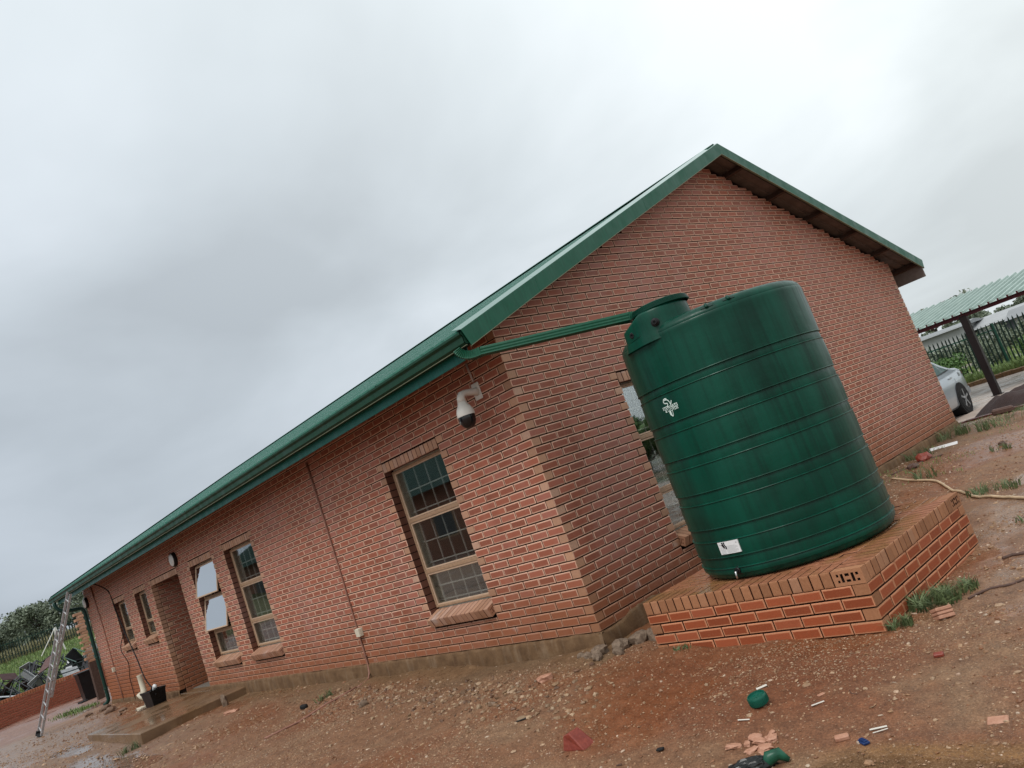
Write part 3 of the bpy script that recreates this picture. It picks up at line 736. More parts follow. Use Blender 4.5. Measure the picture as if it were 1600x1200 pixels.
# purlins running through to the verges, rafter feet under the eaves
for sd in (1, -1):
    for k in range(6):
        y = (EAVE_Y + 0.16 + k * 0.98) if sd > 0 else (HW - EAVE_Y - 0.16 - k * 0.98)
        z = roofline(y) - 0.05
        for xa, xb in ((XL + 0.02, -HL + 0.25), (-0.25, XR - 0.01)):
            q = MB(); q.box((xa, -0.025, -0.075), (xb, 0.025, 0.0)); o_ = q.build('purlin', [M_TIMBER], roof)
            o_.matrix_local = Matrix.Translation((0, y, z)) @ Matrix.Rotation(math.atan(SLOPE) * sd, 4, 'X')
for k in range(20):
    x = -0.35 - k * (HL - 0.7) / 19
    for ya, yb in ((EAVE_Y + 0.13, 0.3), (HW - EAVE_Y - 0.13, HW - 0.3)):
        q = MB(); q.bar((x, ya, roofline(ya) - 0.125), (x, yb, roofline(yb) - 0.125), 0.036, 0.11); q.build('rafter', [M_TIMBER], roof)
# fascias and gutters
FY = EAVE_Y + 0.105
q = MB(); q.cbox((XL + 0.25, FY, 2.682), (0.20, FY + 0.012, EAVE_Z - 0.02), 0.003); q.build('fascia', [M_TEAL], house)
q = MB(); q.cbox((XL + 0.25, HW - FY - 0.02, 2.60), (XR - 0.01, HW - FY, EAVE_Z - 0.03), 0.003); q.build('fascia', [M_FASB], house)
def gutter(y0, sgn, x0, x1, name='gutter'):
    """folded box gutter: outline in (y,z), extruded along x"""
    o = [(0.0, 0.115), (0.0, 0.0), (0.085, 0.0), (0.105, 0.022), (0.105, 0.075), (0.125, 0.098), (0.125, 0.118), (0.112, 0.118)]
    inn = [(0.112, 0.112), (0.119, 0.112), (0.119, 0.101), (0.099, 0.078), (0.099, 0.024), (0.083, 0.006), (0.006, 0.006), (0.006, 0.115)]
    poly = o + inn; n = len(poly); mb_ = MB(); zb = 2.775
    segs = np.linspace(x0, x1, 8)
    for k in range(7):
        a, b = segs[k] - (0.01 if k else 0), segs[k + 1]; e_ = 0.001 * (k % 2)
        vs = [(a, y0 - sgn * (p_[0] + e_), zb + p_[1] - e_) for p_ in poly] + [(b, y0 - sgn * (p_[0] + e_), zb + p_[1] - e_) for p_ in poly]
        mb_.add(vs, [(i, (i + 1) % n, n + (i + 1) % n, n + i) for i in range(n)] + [tuple(range(n - 1, -1, -1)), tuple(range(n, 2 * n))])
    for x in (x0, x1 - 0.004):
        P = [(p_[0], p_[1]) for p_ in o[:7]]
        vs = [(x, y0 - sgn * p_[0], zb + p_[1]) for p_ in P] + [(x + 0.004, y0 - sgn * p_[0], zb + p_[1]) for p_ in P]; m_ = len(P)
        mb_.add(vs, [tuple(range(m_)), tuple(range(2 * m_ - 1, m_ - 1, -1))] + [(i, m_ + i, m_ + (i + 1) % m_, (i + 1) % m_) for i in range(m_)])
    go = mb_.build(name, [M_GUTTER], house)
    lip = MB(); lip.box((x0, y0 - sgn * 0.09 if sgn > 0 else y0 - sgn * 0.078, zb - 0.006), (x1, y0 - sgn * 0.078 if sgn > 0 else y0 - sgn * 0.09, zb - 0.0005)); lip.build('gutter_seam', [M_LIP], go)
    for k in range(9):
        x = x0 + 1.0 + k * 2.0; q_ = MB(); q_.bar((x, y0 - sgn * 0.13, zb + 0.121), (x, y0 + sgn * 0.0, zb + 0.121), 0.02, 0.003); q_.build('gutter_strap', [M_GUTTER], go)
gutter(FY - 0.002, 1, XL - 0.22, XR - 0.02)
gutter(HW - FY + 0.002, -1, XL, XR - 0.12)

# ------------------------------------------------------------------ downpipes
def rrect(w, h, flute=True):
    pts = []
    nx = 10
    for sx in range(nx): 
        x = -w / 2 + w * (sx + 0.5) / nx; pts.append((x, -h / 2 + (0.003 if (sx % 2 and flute) else 0)))
    for sy in range(6):
        y = -h / 2 + h * (sy + 0.5) / 6; pts.append((w / 2 - (0.003 if (sy % 2 and flute) else 0), y))
    for sx in range(nx):
        x = w / 2 - w * (sx + 0.5) / nx; pts.append((x, h / 2 - (0.003 if (sx % 2 and flute) else 0)))
    for sy in range(6):
        y = h / 2 - h * (sy + 0.5) / 6; pts.append((-w / 2 + (0.003 if (sy % 2 and flute) else 0), y))
    return pts
def sweep(mb_, pts, w, h, scales=None, up=(0, 0, 1), mi=0):
    pts = [Vector(p) for p in pts]; sec = rrect(w, h); n = len(sec); b = len(mb_.v); vs = []
    for i, p in enumerate(pts):
        d = (pts[min(i + 1, len(pts) - 1)] - pts[max(i - 1, 0)]).normalized(); sd = d.cross(Vector(up))
        if sd.length < 0.05: sd = d.cross(Vector((1, 0, 0)))
        sd.normalize(); uu = sd.cross(d).normalized(); k = scales[i] if scales else 1.0
        vs += [p + (sd * a + uu * c_) * k for a, c_ in sec]
    fs = []
    for i in range(len(pts) - 1):
        for k in range(n): fs.append((i * n + k, i * n + (k + 1) % n, (i + 1) * n + (k + 1) % n, (i + 1) * n + k))
    fs.append(tuple(range(n - 1, -1, -1))); fs.append(tuple(range((len(pts) - 1) * n, len(pts) * n)))
    mb_.add(vs, fs, mi)
def bez(p0, p1, p2, n):
    return [Vector(p0) * (1 - t_) ** 2 + Vector(p1) * 2 * t_ * (1 - t_) + Vector(p2) * t_ * t_ for t_ in [i / n for i in range(n + 1)]]
dp_ = thing('downpipe', 'fluted green rainwater pipe reaching from the gutter corner across to the tank lid', 'downpipe', (0.2, -0.64, 2.77))
inv = Matrix.Translation((-0.2, 0.64, -2.77))
A0 = Vector((0.18, -0.635, 2.775)); A1 = Vector((0.20, -0.625, 2.70)); A2 = Vector((0.33, -0.52, 2.685))
B1 = Vector((1.30, 0.335, 2.510)); B2 = Vector((1.355, 0.385, 2.500)); B3 = Vector((1.40, 0.425, 2.44))
q = MB(); pts = bez(A0, A1 + Vector((0.0, 0.0, -0.03)), A2, 26); sweep(q, pts, 0.10, 0.075, [1.0 + 0.07 * (1 if i % 2 else -0.6) for i in range(len(pts))]); o_ = q.build('elbow', [M_PIPEG], dp_, auto=50); o_.matrix_local = inv
q = MB(); sweep(q, [A2 + (B1 - A2) * (i / 6) for i in range(7)], 0.10, 0.075); o_ = q.build('pipe', [M_PIPEG], dp_); o_.matrix_local = inv
q = MB(); pts = bez(B1, B2, B3, 18); sweep(q, pts, 0.10, 0.075, [1.0 + 0.07 * (1 if i % 2 else -0.6) for i in range(len(pts))]); o_ = q.build('elbow', [M_PIPEG], dp_, auto=50); o_.matrix_local = inv

dq = thing('downpipe', 'dark green downpipe running down the far left corner of the brick house', 'downpipe', (-17.63, -0.06, -0.05))
inv = Matrix.Translation((17.63, 0.06, 0.05))
q = MB(); pts = [(-17.72, -0.63, 2.79), (-17.72, -0.63, 2.70)] + [tuple(v) for v in bez((-17.72, -0.63, 2.68), (-17.71, -0.60, 2.52), (-17.68, -0.42, 2.47), 6)] + [(-17.66, -0.16, 2.43)] + [tuple(v) for v in bez((-17.65, -0.12, 2.42), (-17.63, -0.06, 2.40), (-17.63, -0.055, 2.30), 5)] + [(-17.63, -0.055, 1.2), (-17.63, -0.055, 0.12)] + [tuple(v) for v in bez((-17.63, -0.055, 0.08), (-17.63, -0.055, -0.02), (-17.72, -0.16, -0.05), 4)]
q.tube(pts, 0.045, 12); o_ = q.build('pipe', [M_DPIPE], dq, smooth=True); o_.matrix_local = inv
q = MB()
for z in (2.1, 1.1, 0.3): q.lathe([(0.049, z), (0.052, z + 0.005), (0.052, z + 0.03), (0.049, z + 0.035)], (-17.63, -0.055), 12)
o_ = q.build('bracket', [M_DPIPE], dq, smooth=True); o_.matrix_local = inv

# ------------------------------------------------------------------ brick stand
PX, PY, PT = 0.6479, -0.0521, 0.2046; PS = 17 * UN - 0.010     # corner, corner, top
stand = thing('brick_tank_stand', 'low square red brick stand with tan brick-on-edge rim under the green tank', 'tank stand', (PX + PS / 2, PY + PS / 2, -0.25))
invS = Matrix.Translation((-(PX + PS / 2), -(PY + PS / 2), 0.25))
zr = PT - 0.106                                 # underside of the rowlock course
def stand_wall(M, parity, skip):
    return wall_bricks(M, PS, 5, z0=zr - 0.003 - 5 * H, parity=parity, skip_header=skip)
# south face runs from the near corner (x max) backwards; east face from the same corner northwards
MS = frame((PX + PS, PY, 0), 0); ME_ = frame((PX + PS, PY, 0), math.pi / 2)
sb = wall_bricks(MS, PS, 5, z0=zr - 0.003 - 5 * H, parity=1, skip_header=False, reverse=True)
sb = []
for (M_, par, rev) in ((MS, 1, True), (ME_, 0, False)):
    sb += wall_bricks(M_, PS, 5, z0=zr - 0.003 - 5 * H, parity=par, skip_header=True, reverse=rev)
MW_ = frame((PX, PY + PS, 0), -math.pi / 2); MN_ = frame((PX + PS, PY + PS, 0), math.pi)
sbb = wall_bricks(MW_, PS, 5, z0=zr - 0.003 - 5 * H, parity=0, skip_header=False) + wall_bricks(MN_, PS, 5, z0=zr - 0.003 - 5 * H, parity=1, skip_header=True)
# rowlock rim: brick-on-edge heads, a laid-flat perforated brick at the two east corners
hb = 2 * UN - 0.010
rl = rowlock(frame((PX, PY, 0), 0), 0.0, PS - hb - 0.004, zr, 0.106, 0.2226, n=21)
re = rowlock(frame((PX + PS, PY, 0), math.pi / 2), 0.076, PS - hb - 0.004, zr, 0.106, 0.2226, n=20)
for b in rl + re: b.out = random.gauss(0.002, 0.0015)
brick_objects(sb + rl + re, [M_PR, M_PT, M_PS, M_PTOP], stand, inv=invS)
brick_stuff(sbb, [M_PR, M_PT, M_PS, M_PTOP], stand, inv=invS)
# the two perforated corner bricks
def perforated(name, M):
    q_ = holed_face(hb, 0.106, 0.035); q_.box((-hb / 2, 0.036, -0.053), (hb / 2, 0.0735, 0.053), 0)
    w_, z_ = hb / 2, 0.053
    for (p0, p1) in (((-w_, -z_), (w_, -z_)), ((w_, -z_), (w_, z_)), ((w_, z_), (-w_, z_)), ((-w_, z_), (-w_, -z_))):
        q_.add([(p0[0], 0, p0[1]), (p1[0], 0, p1[1]), (p1[0], 0.0362, p1[1]), (p0[0], 0.0362, p0[1])], [(0, 3, 2, 1)], 0)
    o_ = q_.build('perforated_brick', [M_PT, M_HOLE], stand); o_.matrix_local = invS @ M; return o_
perforated('a', frame((PX + PS - hb / 2, PY - 0.001, zr + 0.053), 0))
perforated('b', frame((PX + PS + 0.001, PY + PS - hb / 2, zr + 0.053), math.pi / 2))
q = MB(); q.box((PX + 0.017, PY + 0.017, -0.42), (PX + PS - 0.017, PY + PS - 0.017, PT - 0.012)); o_ = q.build('core', [M_MORTAR], stand); o_.matrix_local = invS
# paving on top: rows of bricks on edge lying east-west inside the rim
pv = []
y = PY + 0.233; row = 0
while y < PY + PS - 0.03:
    x = PX + 0.002 - (0.116 if row % 2 else 0)
    while x < PX + PS - 0.235:
        xa, xb = max(x, PX + 0.002), min(x + 0.2226, PX + PS - 0.235)
        if xb - xa > 0.03: pv.append((xa, xb, y, y + 0.0735))
        x += 0.2326
    y += 0.0835; row += 1
# and the column beside the near corner where the rim bricks lie inwards from the east side
pb = []
for (xa, xb, ya, yb) in pv:
    q_ = Brick(Matrix.Translation(((xa + xb) / 2, (ya + yb) / 2, PT - 0.002 - abs(random.gauss(0, 0.0015)))) @ Matrix.Rotation(-math.pi / 2, 4, 'X'), 0, 0, xb - xa, yb - ya, 0.03, 'h')
    pb.append(q_)
for k in range(3):
    # backing bricks behind the two perforated corner bricks
    if k < 2: pb.append(Brick(Matrix.Translation((PX + PS - 0.112 - 0.0755 * k, PY + PS - 0.113, PT - 0.003)) @ Matrix.Rotation(-math.pi / 2, 4, 'X'), 0, 0, 0.070, 0.220, 0.03, 'h'))


pb = [b for b in pb]
brick_objects(pb[:0], [M_PTOP, M_PTOP, M_PS, M_PTOP], stand)
for b in pb:
    o_ = link('paving_brick', brick_mesh(b, [M_PTOP, M_PTOP, M_PS, M_PTOP]), stand); o_.matrix_local = invS @ b.mat()

# ------------------------------------------------------------------ water tank
TX, TY, TR = 1.635, 0.935, 0.808
tank = thing('water_tank', 'tall dark green ribbed plastic water tank standing on the brick stand', 'water tank', (TX, TY, PT))
bands = [(0.400 - PT, 0.315 - PT), (0.635 - PT, 0.535 - PT), (0.930 - PT, 0.845 - PT), (1.235 - PT, 1.150 - PT), (1.535 - PT, 1.455 - PT), (1.840 - PT, 1.780 - PT)]
prof = [(0.0, 0.004), (0.70, 0.004), (0.752, 0.010), (0.780, 0.030), (0.790, 0.06)]
prev = 0.06
def bulge(z0, z1, r0):
    return [(r0 + 0.003 * math.sin(math.pi * k / 5), z0 + (z1 - z0) * k / 5) for k in range(0, 6)]
RB = TR - 0.004
for hi, lo in bands:
    prof += bulge(prev, lo - 0.010, RB if prev > 0.1 else RB - 0.003)
    prof += [(RB + 0.004, lo - 0.008), (RB + 0.007, lo - 0.004), (RB + 0.005, lo), (RB - 0.007, lo + 0.004), (RB - 0.005, (lo + hi) / 2), (RB - 0.009, hi - 0.004), (RB + 0.004, hi - 0.001), (RB + 0.006, hi + 0.003), (RB + 0.004, hi + 0.008)]
    prev = hi + 0.008
prof += bulge(prev, 2.19 - PT, RB)
prof += [(RB + 0.001, 2.215 - PT), (RB + 0.0, 2.235 - PT), (RB - 0.005, 2.243 - PT), (RB - 0.004, 2.250 - PT), (RB - 0.014, 2.272 - PT), (RB - 0.035, 2.297 - PT), (RB - 0.065, 2.312 - PT), (RB - 0.10, 2.318 - PT), (RB - 0.16, 2.318 - PT), (0.45, 2.335 - PT), (0.2, 2.35 - PT), (0.0, 2.352 - PT)]
q = MB(); q.lathe(prof, (0, 0), 144, caps=False); body = q.build('tank_body', [M_TANK], tank, auto=38)
# neck: raised inlet bulging from the wall towards the house corner
RGT = Vector((0.852, 0.524)); TOW = Vector((0.5225, -0.8526))
def tv(lat, tow, z): p_ = RGT * lat + TOW * tow; return (p_.x, p_.y, z - PT)
def hull_ring(z, r1, r2, k=40, e=0.0):
    c1 = Vector((-0.355, 0.425)); c2 = Vector((-0.585, 0.395)); pts_ = []
    for i in range(k):
        a = 2 * math.pi * i / k; d_ = Vector((math.cos(a), math.sin(a)))
        s1 = c1.dot(d_) + r1; s2 = c2.dot(d_) + r2
        pts_.append((c1 + d_ * r1) if s1 >= s2 else (c2 + d_ * r2))
    return [tv(p_.x, p_.y, z) for p_ in pts_]
def neck_z(p_, zt):                       # upper edge falls away towards the spout end
    lat = Vector((p_[0], p_[1])).dot(RGT); return zt - 0.07 * float(sstep(-0.48, -0.66, lat))
rings = [hull_ring(2.20, 0.285, 0.13), hull_ring(2.27, 0.270, 0.115), hull_ring(2.31, 0.262, 0.108), hull_ring(2.37, 0.258, 0.105), hull_ring(2.435, 0.254, 0.102), hull_ring(2.450, 0.248, 0.096), hull_ring(2.457, 0.235, 0.085)]
vs = []; k = 40
for i, r_ in enumerate(rings):
    for p_ in r_:
        z = p_[2]
        if i >= 2: z = PT * 0 + min(z, neck_z(p_, z + PT) - PT)
        vs.append((p_[0], p_[1], z))
fs = [(i * k + j, i * k + (j + 1) % k, (i + 1) * k + (j + 1) % k, (i + 1) * k + j) for i in range(len(rings) - 1) for j in range(k)] + [tuple(range((len(rings) - 1) * k, len(rings) * k))]
q = MB().add(vs, fs); q.build('neck', [M_TANK], tank, auto=40)
lc = RGT * -0.325 + TOW * 0.425
q = MB(); lp = [(0.243, 2.452)]
for i in range(4): z = 2.459 + i * 0.010; lp += [(0.254 - i * 0.004, z), (0.254 - i * 0.004, z + 0.006), (0.246 - i * 0.004, z + 0.0065), (0.246 - i * 0.004, z + 0.010)]
lp += [(0.235, 2.503), (0.20, 2.513), (0.12, 2.520), (0.0, 2.522)]
q.lathe([(r_, z - PT) for r_, z in lp], (lc.x, lc.y), 72, caps=False); q.build('lid', [M_TANK], tank, auto=40)
# lifting lugs on the shoulder
for aa in (-56.5, -43.5):
    a = math.radians(aa)
    for da in (-0.035, 0.035):
        q = MB(); M_ = Matrix.Rotation(a + da, 4, 'Z') @ Matrix.Translation((RB - 0.028, 0, 2.288 - PT)) @ Matrix.Rotation(math.radians(38), 4, 'Y')
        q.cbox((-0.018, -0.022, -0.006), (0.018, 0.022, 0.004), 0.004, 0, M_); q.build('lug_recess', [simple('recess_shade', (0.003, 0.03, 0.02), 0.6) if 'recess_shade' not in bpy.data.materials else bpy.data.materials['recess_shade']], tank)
    q = MB(); M_ = Matrix.Rotation(a, 4, 'Z') @ Matrix.Translation((RB - 0.026, 0, 2.290 - PT)) @ Matrix.Rotation(math.radians(38), 4, 'Y')
    q.cbox((-0.026, -0.014, -0.006), (0.026, 0.014, 0.016), 0.007, 0, M_); q.build('lifting_lug', [M_TANK], tank, smooth=True)
def on_wall(ang, z, lift=0.0, r=RB + 0.005):
    """frame on the tank wall: x to the right seen from outside, y inwards, z up"""
    a = math.radians(ang); return Matrix.Translation(((r + lift) * math.cos(a), (r + lift) * math.sin(a), z - PT)) @ Matrix.Rotation(a + math.pi / 2, 4, 'Z')
def plug(M, name='bung'):
    """round black fitting: flange, hex body, stub towards -y"""
    q_ = MB()
    def ly(pr, n): 
        v_ = []; f_ = []
        for r_, y_ in pr: v_ += [(r_ * math.cos(2 * math.pi * i / n), y_, r_ * math.sin(2 * math.pi * i / n)) for i in range(n)]
        for j in range(len(pr) - 1):
            for i in range(n): f_.append((j * n + i, j * n + (i + 1) % n, (j + 1) * n + (i + 1) % n, (j + 1) * n + i))
        f_.append(tuple(range((len(pr) - 1) * n, len(pr) * n))); q_.add(v_, f_)
    ly([(0.036, 0.01), (0.036, -0.006), (0.031, -0.012), (0.027, -0.013)], 24); ly([(0.027, -0.012), (0.027, -0.026), (0.022, -0.03)], 8); ly([(0.018, -0.028), (0.018, -0.04), (0.011, -0.04), (0.011, -0.03)], 16)
    o_ = q_.build(name, [M_BLACK], tank, auto=30); o_.matrix_local = M; return o_
def neck_front(lat, z):
    tw = 0.425 + math.sqrt(max(0.0, 0.258 ** 2 - (lat + 0.355) ** 2)); n_ = Vector((lat + 0.355, tw - 0.425)).normalized()
    w = RGT * n_.x + TOW * n_.y; p_ = RGT * lat + TOW * tw
    return Matrix.Translation((p_.x, p_.y, z - PT)) @ Matrix.Rotation(math.atan2(w.y, w.x) + math.pi / 2, 4, 'Z')
plug(neck_front(-0.385, 2.335)); 
pl_ = RGT * -0.60 + TOW * 0.503
plug(Matrix.Translation((pl_.x, pl_.y, 2.325 - PT)) @ Matrix.Rotation(math.atan2(TOW.y, TOW.x) + math.pi / 2 - 0.30, 4, 'Z'))
ol = plug(on_wall(-96, 0.290, -0.012, RB - 0.004), 'outlet')
q = MB(); q.tube([(0, -0.035, 0), (0, -0.05, -0.005), (0.0, -0.055, -0.03), (0, -0.056, -0.055)], [0.009, 0.010, 0.008, 0.006], 10); o_ = q.build('tap_spout', [M_CHROME], ol, smooth=True)
# sticker and printed emblem wrapped on the wall
def wrap(pts, ang, z, lift):
    r = RB + 0.0055 + lift; return [(r * math.cos(math.radians(ang) + u / r), r * math.sin(math.radians(ang) + u / r), z - PT + v) for u, v in pts]
n_ = 12; w_, h_ = 0.205, 0.098
pp = [(-w_ / 2 + w_ * i / n_, -h_ / 2) for i in range(n_ + 1)] + [(-w_ / 2 + w_ * i / n_, h_ / 2) for i in range(n_ + 1)]
st_ = MB().add(wrap(pp, -95.8, 0.478, 0.0035) + wrap(pp, -95.8, 0.478, -0.02), [(i, i + 1, n_ + 2 + i, n_ + 1 + i) for i in range(n_)] + [(i + 1, i, 26 + i, 27 + i) for i in range(n_)] + [(13 + i, 14 + i, 40 + i, 39 + i) for i in range(n_)] + [(0, 13, 39, 26), (12, 38, 51, 25)]).build('sticker', [M_WHITE], tank)
ink = MB()
def strip(mb_, pts, wd, ang, z, lift, mi=0):
    """flat ribbon along a drawn line, wrapped on the tank wall"""
    P = [Vector(p_) for p_ in pts]; L_ = []; R_ = []
    for i, p_ in enumerate(P):
        d_ = (P[min(i + 1, len(P) - 1)] - P[max(i - 1, 0)]).normalized(); nn = Vector((-d_.y, d_.x)); ww = wd[i] if isinstance(wd, list) else wd
        L_.append(p_ + nn * ww / 2); R_.append(p_ - nn * ww / 2)
    m_ = len(P); mb_.add(wrap([tuple(a) for a in L_ + R_], ang, z, lift), [(i, m_ + i, m_ + i + 1, i + 1) for i in range(m_ - 1)], mi)
for i in range(7):
    v = 0.012 - i * 0.0085; strip(ink, [(-0.025 + t_ * (0.11 if i % 3 else 0.09) / 5, v) for t_ in range(6)], 0.0022, -95.8, 0.478, 0.0045, 1)
    strip(ink, [(-0.088 + t_ * 0.05 / 3, v - 0.006) for t_ in range(4)], 0.0018, -95.8, 0.478, 0.0045, 1)
for pts in ([(-0.055, 0.045), (-0.048, 0.02), (-0.040, 0.004), (-0.036, -0.004)], [(-0.035, 0.046), (-0.034, 0.022), (-0.022, 0.004), (-0.024, -0.004), (-0.032, -0.010)], [(-0.062, 0.028), (-0.05, 0.012), (-0.046, 0.0)]):
    strip(ink, pts, [0.014] + [0.011] * (len(pts) - 2) + [0.005], -95.8, 0.478, 0.0055, 0)
for u_, v_ in ((-0.085, 0.028), (0.078, 0.030)): strip(ink, [(u_, v_), (u_ + 0.012, v_)], 0.008, -95.8, 0.478, 0.005, 1)
ink.build('print', [M_INK, M_GREYINK], st_)
LG_A, LG_Z = -99.3, 1.668
lg = MB()
def sm(pts, n=6):
    out = []
    P = [Vector(p_) for p_ in pts]; P = [P[0]] + P + [P[-1]]
    for i in range(1, len(P) - 2):
        for t_ in range(n):
            t = t_ / n; a, b, c_, d_ = P[i - 1], P[i], P[i + 1], P[i + 2]
            out.append(0.5 * ((2 * b) + (-a + c_) * t + (2 * a - 5 * b + 4 * c_ - d_) * t * t + (-a + 3 * b - 3 * c_ + d_) * t ** 3))
    out.append(P[-2]); return [tuple(v) for v in out]
strip(lg, sm([(0.000, 0.064), (-0.018, 0.070), (-0.036, 0.064), (-0.046, 0.048), (-0.036, 0.034), (-0.014, 0.030), (-0.006, 0.022), (-0.016, 0.008), (-0.026, -0.001)]), 0.0085, LG_A, LG_Z, 0.001)
strip(lg, sm([(-0.030, 0.056), (-0.012, 0.060), (0.006, 0.052), (0.018, 0.036), (0.024, 0.014), (0.022, 0.004)]), 0.0085, LG_A, LG_Z, 0.001)
strip(lg, sm([(0.026, 0.012), (0.036, 0.026), (0.044, 0.040)]), [0.008] * 12 + [0.004], LG_A, LG_Z, 0.001)
strip(lg, sm([(-0.004, -0.036), (-0.012, -0.052), (-0.008, -0.070), (0.004, -0.086)]), [0.010, .013, .016, .018, .02, .021, .022, .022, .022, .021, .02, .019, .017, .015, .013, .011, .009, .007, .004], LG_A, LG_Z, 0.001)
strip(lg, sm([(0.016, -0.034), (0.016, -0.052), (0.012, -0.070), (0.008, -0.084)]), 0.005, LG_A, LG_Z, 0.001)
lo = lg.build('emblem', [M_LOGO], tank)
def lettering(txt, size, width, cx, cz):
    cu = bpy.data.curves.new('txt', 'FONT'); cu.body = txt; cu.size = size; cu.align_x = 'CENTER'; cu.align_y = 'CENTER'; cu.offset = size * 0.022; cu.space_character = 1.05
    to = bpy.data.objects.new('txt', cu); COL.objects.link(to); dg = bpy.context.evaluated_depsgraph_get(); dg.update()
    me = bpy.data.meshes.new_from_object(to.evaluated_get(dg)); bpy.data.objects.remove(to); bpy.data.curves.remove(cu)
    xs = [v.co.x for v in me.vertices]; k_ = width / (max(xs) - min(xs)); V_ = wrap([(v.co.x * k_ + cx, v.co.y * k_ * 1.0 + cz) for v in me.vertices], LG_A, LG_Z, 0.0012)
    for v, c_ in zip(me.vertices, V_): v.co = c_
    me.materials.clear(); me.materials.append(M_LOGO); me.name = 'lettering'; return link('lettering', me, tank)
lettering('STEWARTS', 0.03, 0.175, 0.004, -0.006); lettering('& LLOYDS', 0.03, 0.150, 0.012, -0.030)

# ------------------------------------------------------------------ things fixed to the house wall
def vconduit(name, label, x, pts, r, mat_, box_z=None, extra=None):
    t_ = thing(name, label, 'conduit', (x, 0, pts[-1][2])); inv_ = Matrix.Translation((-x, 0, -pts[-1][2]))
    q_ = MB(); q_.tube(pts, r, 8); o_ = q_.build('conduit_tube', [mat_], t_, smooth=True); o_.matrix_local = inv_
    if box_z is not None:
        q_ = MB(); q_.cbox((x - 0.06, -0.052, box_z - 0.05), (x + 0.045, 0.0, box_z + 0.055), 0.006); q_.cbox((x - 0.058, -0.0605, box_z - 0.048), (x + 0.043, -0.0525, box_z + 0.053), 0.004)
        o_ = q_.build('junction_box', [M_CREAM], t_); o_.matrix_local = inv_
    return t_, inv_
cx = -4.235
t_, iv = vconduit('wall_conduit', 'thin brown conduit with cream junction box, running down the brick wall beside the nearest window', cx,
         [(cx, -0.012, 2.75), (cx - 0.02, -0.012, 1.8), (cx - 0.045, -0.012, 0.9), (cx - 0.07, -0.012, 0.3), (cx - 0.075, -0.014, 0.02), (cx - 0.08, -0.03, -0.10), (cx - 0.02, -0.10, -0.155), (-4.12, -0.35, -0.165)], 0.0125, M_CONDUIT, 0.43)
q = MB()
for z in (2.2, 1.5, 0.8, 0.12): q.box((cx - 0.075 + (z / 2.75) * 0.075 - 0.03, -0.026, z), (cx - 0.075 + (z / 2.75) * 0.075 + 0.03, 0.0, z + 0.014))
o_ = q.build('saddle', [M_CONDUIT], t_); o_.matrix_local = iv
vconduit('wall_conduit', 'dark conduit with a small cream box near the far left end of the brick wall', -16.5, [(-16.6, -0.012, 2.8), (-16.48, -0.012, 1.7), (-16.5, -0.012, 0.72), (-16.45, -0.012, 0.3), (-16.42, -0.012, -0.06)], 0.014, M_CONDUIT, 0.72)
cb = thing('black_cable', 'long black cable slanting from the eaves past the far small windows to the black crate', 'cable', (-15.3, -0.02, 0))
q = MB(); q.tube(sm([(-15.45, -0.3, 2.85), (-15.2, -0.02, 2.52), (-14.95, -0.03, 2.0), (-14.6, -0.05, 1.45), (-14.0, -0.12, 0.85), (-13.3, -0.25, 0.42), (-12.4, -0.38, 0.18), (-12.1, -0.45, 0.12)], 5), 0.013, 6); o_ = q.build('cable', [M_BLACKM], cb, smooth=True); o_.matrix_local = Matrix.Translation((15.3, 0.02, 0))
cb = thing('black_cable', 'thin black cable hanging below the farthest small window', 'cable', (-15.2, -0.02, 0))
q = MB(); q.tube(sm([(-15.05, 0.05, 1.5), (-15.12, -0.1, 1.15), (-15.10, -0.03, 0.8), (-15.32, -0.03, 0.45), (-15.38, -0.02, -0.05)], 5), 0.009, 6); o_ = q.build('cable', [M_BLACKM], cb, smooth=True); o_.matrix_local = Matrix.Translation((15.2, 0.02, 0))

# security camera
SCX, SCZ = -0.49, 2.50
sc = thing('security_camera', 'white dome security camera on a bracket under the eaves by the house corner', 'security camera', (SCX, 0, SCZ))
q = MB(); q.cbox((-0.055, -0.016, -0.085), (0.055, 0.0, 0.085), 0.006)
for sx_ in (-0.038, 0.038):
    for sz_ in (-0.068, 0.068): q.tube([(sx_, -0.016, sz_), (sx_, -0.021, sz_)], 0.006, 8)
q.build('wall_plate', [M_WHITEP], sc)
q = MB(); q.tube([(0, -0.01, 0), (0.0, -0.06, 0.005), (0.0, -0.17, 0.01), (0.0, -0.215, 0.0), (0.0, -0.235, -0.03), (0, -0.24, -0.075)], [0.045, 0.036, 0.032, 0.036, 0.040, 0.043], 20); q.build('bracket_arm', [M_WHITEP], sc, smooth=True)
q = MB(); q.lathe([(0.043, -0.07), (0.052, -0.10), (0.072, -0.13), (0.086, -0.165), (0.090, -0.20), (0.088, -0.212)], (0, -0.24), 32); q.build('housing', [M_WHITEP], sc, auto=50)
q = MB(); q.lathe([(0.083, -0.210), (0.083, -0.24), (0.078, -0.275), (0.062, -0.31), (0.036, -0.333), (0.0, -0.34)], (0, -0.24), 32, caps=False); dm = q.build('dome', [simple('smoked_dome', (0.006, 0.006, 0.008), 0.08, 0, 0.1)], sc, smooth=True)
q = MB(); q.tube([(-0.035, -0.308, -0.262), (-0.038, -0.318, -0.266)], 0.016, 16); q.build('lens', [M_CHROME], dm)
q = MB(); q.tube([(0.0, -0.012, 0.10), (-0.015, -0.012, 0.30)], 0.011, 10); q.build('conduit_tube', [M_CONDW], sc, smooth=True)

